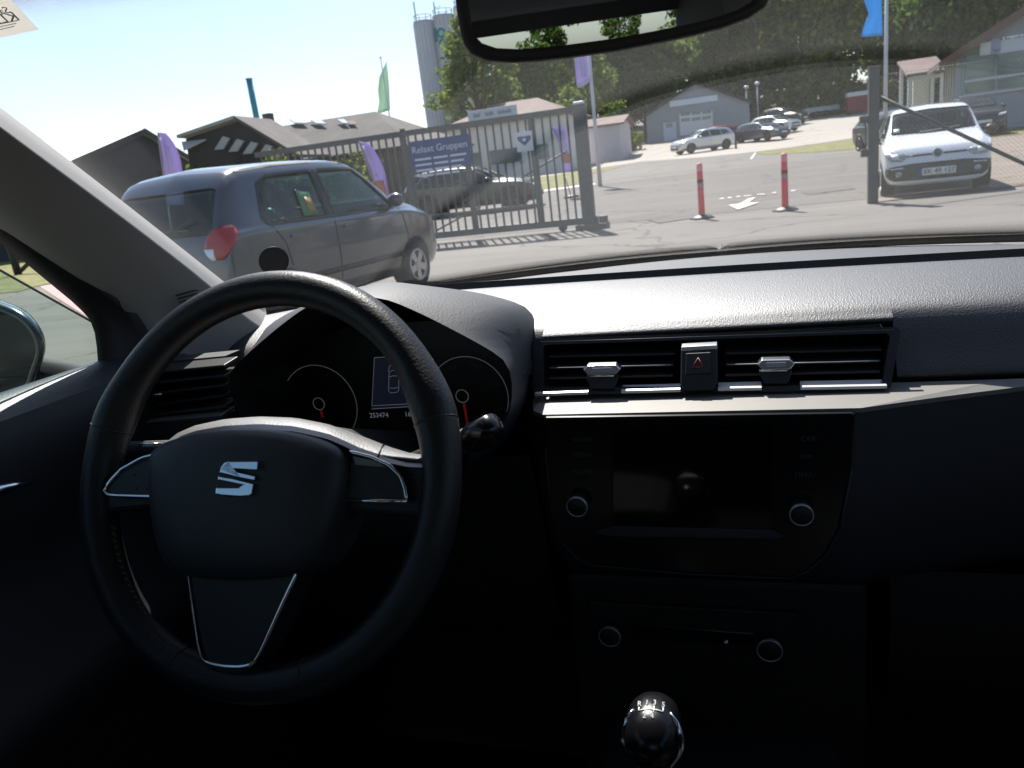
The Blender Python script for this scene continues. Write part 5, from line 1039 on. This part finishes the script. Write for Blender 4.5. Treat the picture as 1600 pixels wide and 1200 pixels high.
tube('display_border', [atY(*p, YC-.001) for p in ((660, 553.5), (585, 559), (581, 634), (660, 630))], .00035, M_line, dsp, 4, world=True); tube('display_rule', [atY(*p, YC-.001) for p in ((581, 639), (660, 634))], .0003, M_line, dsp, 4, world=True)
bodyl = [(608, 582), (612, 579), (620, 579), (623, 582), (623, 610), (620, 613), (611, 614), (607, 611)]
tube('car_outline', [atY(*p, YC-.001) for p in bodyl], .0003, M_line, dsp, 4, True, world=True)
for ln in ([(608, 589), (615, 587), (623, 588)], [(609, 606), (615, 607), (622, 605)], [(607, 581), (608, 573), (613, 569)], [(623, 595), (628, 596)]): tube('car_outline', [atY(*p, YC-.001) for p in ln], .0003, M_line, dsp, 4, world=True)
text('odometer', '253474', .0095, M_line, dsp, Matrix.Translation(atY(592, 649, YC-.001)) @ TX, .0001); text('temperature', '16', .0095, M_line, dsp, Matrix.Translation(atY(637, 647.5, YC-.001)) @ TX, .0001)

# ------------------------------------------------ infotainment unit
YS = .800; iu = thing('infotainment_unit', 'black touch-screen unit with two chrome-ringed knobs in the dashboard', 'infotainment', (-.03, YS, .72))
prism('bezel', [atY(*p, YS) for p in ((849, 652), (1337, 645), (1330, 735), (1312, 828), (1290, 868), (1262, 893), (1235, 904), (1090, 898), (925, 884), (900, 876), (872, 848), (860, 800), (852, 720))], (0, .03, 0), M_gloss, iu, .003, True)
prism('screen', [atY(*p, YS-.0012) for p in ((956, 668), (1210, 662), (1206, 828), (958, 822))], (0, .004, 0), mat('screen_glass', (.004, .004, .005), .06), iu, .0006, True)
prism('screen_lip', [atY(*p, YS-.003) for p in ((930, 832), (960, 823), (1206, 829), (1226, 838), (1212, 842), (950, 838))], (0, .004, 0), M_fascia, iu, .0006, True)
rim = [atY(*p, YS-.001) for p in ((852, 700), (862, 800), (876, 846), (903, 874), (930, 884), (1090, 898), (1235, 904), (1264, 892), (1293, 866), (1314, 826), (1331, 735))]; tube('bezel_edge', rim, .0007, M_fascia, iu, 5, world=True)
def knob(t, px, py, Y, r_, nm='knob'):
    c = atY(px, py, Y); M = Matrix.Translation(c) @ Matrix.Rotation(math.pi/2, 4, 'X'); k = lathe(nm, [(.001, .016), (r_*.8, .016), (r_*.86, .014), (r_*.9, .0), (r_*.9, -.002)], M_blk, t, 32, M, world=True)
    lathe('knob_ring', [(r_*.86, .0145), (r_*.93, .0155), (r_, .0145), (r_*1.0, .011)], mat('dark_chrome', (.5, .51, .53), .3, .7), k, 36, M, world=True); return k
knob(iu, 905, 784, YS, .0125); knob(iu, 1251, 796, YS, .0125)
for px, py, s_ in ((910, 687, 'RADIO'), (910, 711, 'MEDIA'), (910, 737, 'PHONE'), (1263, 686, 'CAR'), (1260, 714, 'APP'), (1258, 742, 'MENU')): text('button_print', s_, .0075, mat('button_print', (.03, .05, .06), .6), iu, Matrix.Translation(atY(px, py, YS-.0008)) @ TX, .0002)
# ------------------------------------------------ climate panel
YH = .850; ch = thing('climate_panel', 'black heater control panel with two round dials low in the dashboard', 'control panel', (-.03, YH, .62))
prism('panel', [atY(*p, YH) for p in ((918, 940), (1250, 958), (1240, 1044), (1225, 1050), (935, 1032), (925, 1020))], (0, .02, 0), M_blk, ch, .003, True)
knob(ch, 955, 985, YH, .0145); knob(ch, 1202, 1006, YH, .0155); tube('slot_line', [atY(*p, YH-.001) for p in ((985, 974), (1060, 980), (1180, 989))], .0007, M_fascia, ch, 5, world=True)
prism('slot', [atY(*p, YH-.002) for p in ((985, 976), (1178, 990), (1176, 1010), (988, 1000))], (0, .003, 0), M_gloss, ch, .001, True)
bm = bmesh.new(); bmesh.ops.create_uvsphere(bm, u_segments=12, v_segments=8, radius=.004, matrix=Matrix.Translation(atY(1134, 1003, YH-.003))); bm_obj('slider_tip', bm, M_sat, ch, True, world=True)
for k in range(6): c = atY(985+k*36, 958+k*2.3, YH-.0012); prism('button', [c+Vector((a, 0, b)) for a, b in ((-.009, -.003), (.009, -.003), (.009, .003), (-.009, .003))], (0, .003, 0), M_blk, ch, .0008, True)

# ------------------------------------------------ gear lever
YK = .55; gl_ = thing('gear_lever', 'black gear knob with chrome sides and white shift pattern', 'gear lever', (-.035, YK, .5)); kc = atY(1021, 1149, YK)
def ring_k(z, w, d, dy=0): return [Vector((kc.x+w*math.copysign(abs(math.cos(a))**.8, math.cos(a)), YK+dy+d*math.copysign(abs(math.sin(a))**.8, math.sin(a)), kc.z+z)) for a in [k*6.2832/28 for k in range(28)]]
prof = [(.0265, .001, .001, .008), (.0262, .008, .010, .008), (.024, .015, .019, .007), (.018, .021, .026, .005), (.008, .0245, .029, .002), (-.002, .0243, .029, 0), (-.010, .0205, .025, -.002), (-.020, .0145, .018, -.004), (-.034, .0110, .013, -.006), (-.085, .0095, .011, -.008), (-.11, .012, .014, -.01)]
kn_rows = [ring_k(*p) for p in prof]; grid('knob', kn_rows, mat('knob_black', (.006, .006, .007), .22, spec=.35), gl_, True, True, world=True)
for sx in (-1, 1):
    pts = [Vector((kc.x+sx*(w_*.97+.0006), YK+dy-d_*.30, kc.z+z)) for z, w_, d_, dy in prof[2:]]
    tube('chrome_side', pts, [.0012, .0022, .0030, .0032, .0028, .0022, .0016, .0014, .0014], M_chrome, gl_, 8, world=True)
lathe('boot', [(.014, -.10), (.03, -.14), (.028, -.16), (.05, -.20), (.075, -.27)], M_seat, gl_, 20, Matrix.Translation((kc.x+.035, -.01, kc.z-.5)))
M_wp = mat('white_print', (.8, .8, .8), .5); KB = BVHTree.FromPolygons([v for r_ in kn_rows for v in r_], [(i*28+k, i*28+(k+1) % 28, (i+1)*28+(k+1) % 28, (i+1)*28+k) for i in range(len(prof)-1) for k in range(28)])
def K(px, py):
    h = KB.ray_cast(CAM, ray(px, py)); n = h[1] if h[1].dot(ray(px, py)) < 0 else -h[1]; return h[0]+n*.0006, n
for ln in ([(998, 1111), (1006, 1109.5), (1017, 1109), (1028, 1110.5), (1036, 1113)], [(998, 1111), (999, 1106)], [(1036, 1113), (1036, 1107)], [(1009, 1104), (1008, 1114)], [(1022, 1104), (1021, 1114.5)]): tube('shift_pattern', [K(*p)[0] for p in ln], .0006, M_wp, gl_, 5, world=True)
for s_, x, y in (('R', 1000, 1101.5), ('1', 1011, 1099.5), ('3', 1023, 1099.5), ('5', 1036, 1103), ('2', 1007, 1119.5), ('4', 1019, 1120)):
    q, n = K(x, y); n = (n*.5+(CAM-q).normalized()*.5).normalized(); xa = Vector((1, 0, .0)); xa = (xa-n*xa.dot(n)).normalized(); text('gear_figure', s_, .0062, M_wp, gl_, frame_m(q+n*.001, xa, n.cross(xa)), .0003)

# ------------------------------------------------ steering wheel
WC = Vector((-.358, .522, .990)); wu = Vector((0, .447, .894)).normalized(); wx = Vector((1, 0, 0)); wz = wx.cross(wu)   # wz points at the driver
sw = thing('steering_wheel', 'black leather three-spoke steering wheel with chrome trim', 'steering wheel', WC)
FW = frame_m(WC, wx, wu)
def S(px, py, d=0.0):
    """picture point on the wheel's plane, raised d towards the driver"""
    r_ = ray(px, py); o = WC+wz*d; tt = (o-CAM).dot(wz)/r_.dot(wz); return CAM+r_*tt
def L2(x, y, d=0.0): return WC+wx*x+wu*y+wz*d
bm = bmesh.new(); RR = .1705; rings = []; NS = 96
for k in range(NS):
    a = 2*math.pi*k/NS; fl = 1-.018*max(0, -math.sin(a))**6; c = Vector((math.cos(a), math.sin(a)))*RR*fl; ring_ = []
    thick = 1+.16*(math.exp(-((math.sin(a)-.35)/.16)**2))*(1 if True else 0)
    for j in range(16):
        b = 2*math.pi*j/16; rr = .0158*math.cos(b)*thick; hh = .0170*math.sin(b)*thick; ring_.append(bm.verts.new(L2(c.x*(1+rr/RR), c.y*(1+rr/RR), hh)))
    rings.append(ring_)
for k in range(NS):
    for j in range(16): bm.faces.new((rings[k][j], rings[k][(j+1) % 16], rings[(k+1) % NS][(j+1) % 16], rings[(k+1) % NS][j]))
rimo = bm_obj('rim', bm, M_leather, sw, True, world=True)
for a in (R(16), R(164), R(248), R(292)):
    fl = 1-.018*max(0, -math.sin(a))**6; tk = 1.0+.16*math.exp(-((math.sin(a)-.35)/.16)**2)
    tube('rim_seam', [L2((RR*fl+.0159*math.cos(b)*tk)*math.cos(a), (RR*fl+.0159*math.cos(b)*tk)*math.sin(a), .0171*math.sin(b)*tk) for b in [k*.3927 for k in range(16)]], .0007, M_ink, rimo, 5, True, world=True)
for k in range(26):
    a = R(196+k*2.3); tube('stitch', [L2((RR-.0152)*math.cos(a), (RR-.0152)*math.sin(a), .004), L2((RR-.0156)*math.cos(a+.012), (RR-.0156)*math.sin(a+.012), .001)], .0006, mat('thread', (.25, .2, .16), .8), rimo, 4, world=True)
# airbag cover
hub_px = [(261, 712), (275, 698), (300, 687), (350, 677), (405, 673), (460, 676), (510, 687), (540, 700), (552, 715), (556, 740), (552, 775), (535, 830), (515, 870), (490, 893), (440, 902), (380, 905), (320, 900), (290, 890), (272, 850), (263, 800), (259, 745)]
Hb = smooth_poly([S(*p) for p in hub_px], 2, True); hc = sum(Hb, Vector())/len(Hb)
def hring(s_, d): return [hc+(p-hc)*s_+wz*d for p in Hb]
grid('airbag_cover', [hring(1.0, -.03), hring(1.02, .004), hring(1.0, .018), hring(.96, .026), hring(.85, .031), hring(.6, .034), hring(.3, .0355), hring(.02, .036)], M_hubm, sw, True, True, world=True)
# back shroud that catches the sun above the cover
ea = [(252, 724), (262, 708), (280, 693), (305, 684), (350, 675), (405, 671), (460, 674), (510, 685), (540, 698), (560, 708), (600, 722), (640, 730), (668, 730)]
eb = [(236, 716), (250, 702), (270, 684), (300, 669), (350, 658), (405, 654), (462, 656), (512, 665), (548, 676), (575, 686), (612, 701), (648, 714), (676, 716)]
fa, fb = resample([S(px, py, .012) for px, py in ea], 30), resample([S(px, py, -.040) for px, py in eb], 30)
grid('shroud', [fa] + [[a.lerp(b, f)+wu*.006*math.sin(f*math.pi) for a, b in zip(fa, fb)] for f in (.15, .35, .6, .85)] + [fb, [b-wu*.03-wz*.02 for b in fb]], M_shr, sw, True, world=True)
for a, b in (((550, 690), (546, 704)), ((608, 699), (590, 716))): tube('shroud_seam', [S(a[0], a[1], -.037)+wu*.001, S((a[0]+b[0])/2-2, (a[1]+b[1])/2, -.012)+wu*.007, S(b[0], b[1], .012)+wu*.001], .0006, M_ink, sw, 5, world=True)
# spokes
for pts in ([(262, 702), (225, 712), (190, 730), (150, 742), (138, 790), (170, 800), (262, 792)], [(550, 700), (610, 712), (650, 716), (690, 700), (702, 760), (690, 812), (640, 806), (540, 800)]):
    prism('spoke', [S(px, py, .006) for px, py in pts], wz*-.022, M_leather, sw, .004, True)
for pts, ch_ in (([(258, 709), (222, 718), (188, 738), (170, 757), (161, 769), (172, 775), (258, 777)], [(262, 706), (222, 715), (190, 733), (170, 754), (162, 768), (170, 774), (215, 775.5), (259, 776.5)]), ([(549, 708), (590, 716), (622, 738), (632, 760), (636, 783), (537, 782)], [(547, 706), (580, 714), (608, 727), (626, 744), (633, 764), (635.5, 782)])):
    bp = prism('button_pad', [S(px, py, .013) for px, py in pts], wz*-.02, M_padb, sw, .002, True); tube('chrome_edge', resample([S(px, py, .0138) for px, py in ch_], 24), .0016, M_chrome, bp, 8, world=True)
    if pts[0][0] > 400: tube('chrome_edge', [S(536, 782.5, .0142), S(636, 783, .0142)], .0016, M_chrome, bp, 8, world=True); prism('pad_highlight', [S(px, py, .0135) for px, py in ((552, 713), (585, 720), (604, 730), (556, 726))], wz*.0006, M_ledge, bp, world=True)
    for (ax, ay) in ((.3, .35), (.62, .35), (.35, .72), (.65, .72)):
        x0, x1 = min(p[0] for p in pts)+30, max(p[0] for p in pts)-8; c = S(lerp(x0, x1, ax), lerp(722, 778, ay), .0136); text('button_sign', {.3: '+', .62: '-', .35: 'x', .65: 'o'}[ax], .006, M_num, bp, Matrix.Translation(c) @ FW.to_3x3().to_4x4(), .0002)
# lower spoke with its U of chrome
lw = [(288, 880), (478, 880), (462, 905), (440, 955), (412, 1012), (398, 1036), (375, 1060), (335, 1055), (316, 1030), (306, 985)]
prism('lower_spoke', [S(px, py, .012) for px, py in lw], wz*-.03, M_padb, sw, .004, True)
uu = resample(smooth_poly([S(px, py, .0135) for px, py in ((293, 888), (297, 920), (304, 975), (311, 1018), (318, 1034), (345, 1041), (372, 1043), (392, 1040), (404, 1025), (425, 978), (447, 930), (462, 900), (465, 888))], 2), 60)
tube('chrome_u', uu, [.0008+.0011*min(1, i/30) if i > 22 else .0008 for i in range(60)], M_chrome, sw, 8, world=True)
tube('column_cover', [WC+wz*-.02, WC+wz*-.12, WC+wz*-.30], [.05, .06, .075], M_blk, sw, 20, world=True)
# S-shaped badge in two interlocking halves
up_b = [(350, 723), (357, 720.5), (404, 720), (402.5, 735), (365, 733), (356, 733.5), (399.5, 743.5), (398.5, 751.5), (375, 747), (343, 739), (345, 730)]
lo_b = [(341, 743.5), (362, 747), (397, 755.5), (394, 771), (388, 775), (375, 776), (345, 774), (336.5, 772), (337.5, 761.5), (374, 761.5), (379, 758), (340, 750)]
for pp in (up_b, lo_b):
    bm = bmesh.new(); a = [bm.verts.new(S(px, py, .0385)) for px, py in pp]; b = [bm.verts.new(S(px, py, .0335)) for px, py in pp]; n = len(pp); f0 = bm.faces.new(a)
    for k in range(n): bm.faces.new((a[k], b[k], b[(k+1) % n], a[(k+1) % n]))
    bmesh.ops.recalc_face_normals(bm, faces=bm.faces); bmesh.ops.bevel(bm, geom=[e for e in f0.edges], offset=.0009, segments=2, affect='EDGES', profile=.6); bm_obj('badge', bm, M_chrome, sw, False, world=True)
# stalks behind the wheel
st = thing('wiper_stalk', 'black wiper stalk right of the steering column', 'stalk', (-.24, .66, .93)); e0, e1 = atY(700, 700, .66), atY(768, 672, .63)
tube('arm', [WC+wz*-.10+wx*.04, e0, e0.lerp(e1, .6)], [.009, .010, .013], M_blk, st, 12, world=True); tube('tip', [e0.lerp(e1, .45), e0.lerp(e1, .62), e1, e1+Vector((.004, -.002, -.006))], [.011, .0145, .0155, .010], M_gloss, st, 14, world=True)
st = thing('indicator_stalk', 'dark indicator stalk with a chrome edge left of the steering column', 'stalk', (-.45, .62, .96)); e0, e1 = atY(275, 700, .63), atY(198, 704, .62)
tube('arm', [WC+wz*-.10-wx*.04, e0, e1], [.009, .009, .010], M_blk, st, 12, world=True); tube('chrome_edge', [atY(217, 702, .617), atY(219, 694, .617), atY(255, 693, .617)], .0012, M_sat, st, 6, world=True)

# ------------------------------------------------ rear-view mirror
rm = thing('rear_view_mirror', 'dark-framed rear-view mirror at the top of the windscreen', 'mirror', (-.045, .62, 1.34))
MY = R(9); MTILT = R(3.8); mc = Vector((-.037, .602, 1.3300)); mn = Vector((math.sin(MY)*math.cos(MTILT), -math.cos(MY)*math.cos(MTILT), -math.sin(MTILT))); mxv = Vector((math.cos(MY), math.sin(MY), .03)).normalized(); mxv = (mxv-mn*mxv.dot(mn)).normalized(); myv = mn.cross(mxv)
if myv.z < 0: myv = -myv
def rr_pts(w_, h_, d, s_=1.0):
    out = []
    for k in range(40):
        a = k*6.2832/40; ca, sa = math.cos(a), math.sin(a); ex = 4.2; q = (abs(ca)**ex+abs(sa)**ex)**(-1/ex); x, y = w_*q*ca, h_*q*sa
        if x > 0: y *= 1-.16*(x/w_)
        out.append(mc+(mxv*x+myv*(y-.004*(x/w_)))*s_+mn*d)
    return out
w_, h_ = .112, .037
grid('housing', [rr_pts(w_*.905, h_*.76, .0035), rr_pts(w_*.935, h_*.86, .006), rr_pts(w_*.985, h_*.97, .004), rr_pts(w_, h_, -.004), rr_pts(w_*.98, h_*.96, -.018), rr_pts(w_*.8, h_*.75, -.032), rr_pts(w_*.3, h_*.3, -.038)], mat('mirror_frame', (.045, .043, .046), .6), rm, True, True, world=True)
bm = bmesh.new(); bm.faces.new([bm.verts.new(v) for v in rr_pts(w_*.92, h_*.82, .0033)]); bm_obj('mirror_glass', bm, M_mirror, rm, world=True)
tube('stem', [mc+mn*-.03, mc+Vector((0, .05, .03)), mc+Vector((0, .10, .06))], [.014, .011, .02], M_blk, rm, 12, world=True)
# ------------------------------------------------ stickers on the glass
def on_ws(px, py, off=-.006):
    d_ = ray(px, py); lo_, hi_ = .3, 2.0
    bv_ = WSB.ray_cast(CAM, d_); return bv_[0]-d_*(-off if off > 0 else -off)
wv = [v for r_ in [[wsB(x).lerp(wsT(x), i/12) + Vector((0, .03, .045))*math.sin(math.pi*i/12)*.35 for x in [lerp(-.75, .75, k/NX) for k in range(NX+1)]] for i in range(13)] for v in r_]; wf = [(i*(NX+1)+k, i*(NX+1)+k+1, (i+1)*(NX+1)+k+1, (i+1)*(NX+1)+k) for i in range(12) for k in range(NX)]
WSB = BVHTree.FromPolygons(wv, wf)
t = thing('round_sticker', 'round black sticker low on the windscreen above the steering wheel', 'sticker', on_ws(428, 408)); c = on_ws(428, 408); q0, q1 = on_ws(451, 408), on_ws(428, 386)
ds = [c+(q0-c)*math.cos(k*.2618)+(q1-c)*math.sin(k*.2618) for k in range(24)]; prism('disc', ds, (0, .001, .001), mat('sticker_black', (.008, .008, .012), .6), t, world=True); tube('rim', ds, .0008, M_blk, t, 5, True, world=True)
t = thing('paper_note', 'pale paper with mirrored print in the upper left corner of the windscreen', 'paper', atY(20, 30, .62)); YN = .60
pa, pb, pc_ = on_ws(12, 30), on_ws(52, 45), on_ws(4, 56); pn_ = (pb-pa).cross(pc_-pa).normalized()
def PN(px, py): d_ = ray(px, py); return CAM+d_*((pa-CAM).dot(pn_)/d_.dot(pn_))
prism('sheet', [PN(*p) for p in ((13, -4), (60, 46), (0, 59), (-30, 65), (-30, -40), (-20, -40))], (0, .0004, 0), cloth('paper', (.78, .76, .72)), t, world=True)
M_tp = mat('teal_print', (.06, .16, .16), .7); xd = (PN(28, 27)-PN(0, 33)); xd.normalize(); yd = (PN(15, 12)-PN(18, 26)).normalized(); yd = (yd-xd*yd.dot(xd)).normalized()
for s_, px, py, sz in (('Salgs', 16, 14, .0105), ('KLAR', 29, 24, .0145)):
    FMn = frame_m(PN(px, py)+Vector((0, -.0012, -.0008)), -xd, yd); text('print', s_, sz, M_tp, t, FMn, .0001, 'LEFT')
for k in range(3): a, b = PN(0, 38+k*4.5), PN(30-k*3, 32+k*4.5); tube('print_line', [a+Vector((0, -.001, 0)), b+Vector((0, -.001, 0))], .0003, M_print, t, 4, world=True)
# ------------------------------------------------ seats beside and behind the camera
for x, lab, grp in ((-.37, 'dark driver seat beside the camera', None), (.39, 'dark passenger seat seen only as a headrest in the mirror', None)):
    t = thing('front_seat', lab, 'seat', (x, -.3, .24), 0, 'front seats')
    box('cushion', (x-.25, -.32, .34), (x+.25, .16, .50), M_seat, t, .05, True); bm = bmesh.new(); bm_box(bm, (-.24, -.06, 0), (.24, .06, .62), .05); bmesh.ops.transform(bm, matrix=Matrix.Translation((x, -.36, .46)) @ Matrix.Rotation(R(18), 4, 'X'), verts=bm.verts); bm_obj('backrest', bm, M_seat, t, True, world=True)
    bm = bmesh.new(); bm_box(bm, (-.13, -.05, 0), (.13, .05, .19), .04); bmesh.ops.transform(bm, matrix=Matrix.Translation((x, -.58, 1.09)) @ Matrix.Rotation(R(14), 4, 'X'), verts=bm.verts); bm_obj('headrest', bm, M_seat, t, True, world=True)
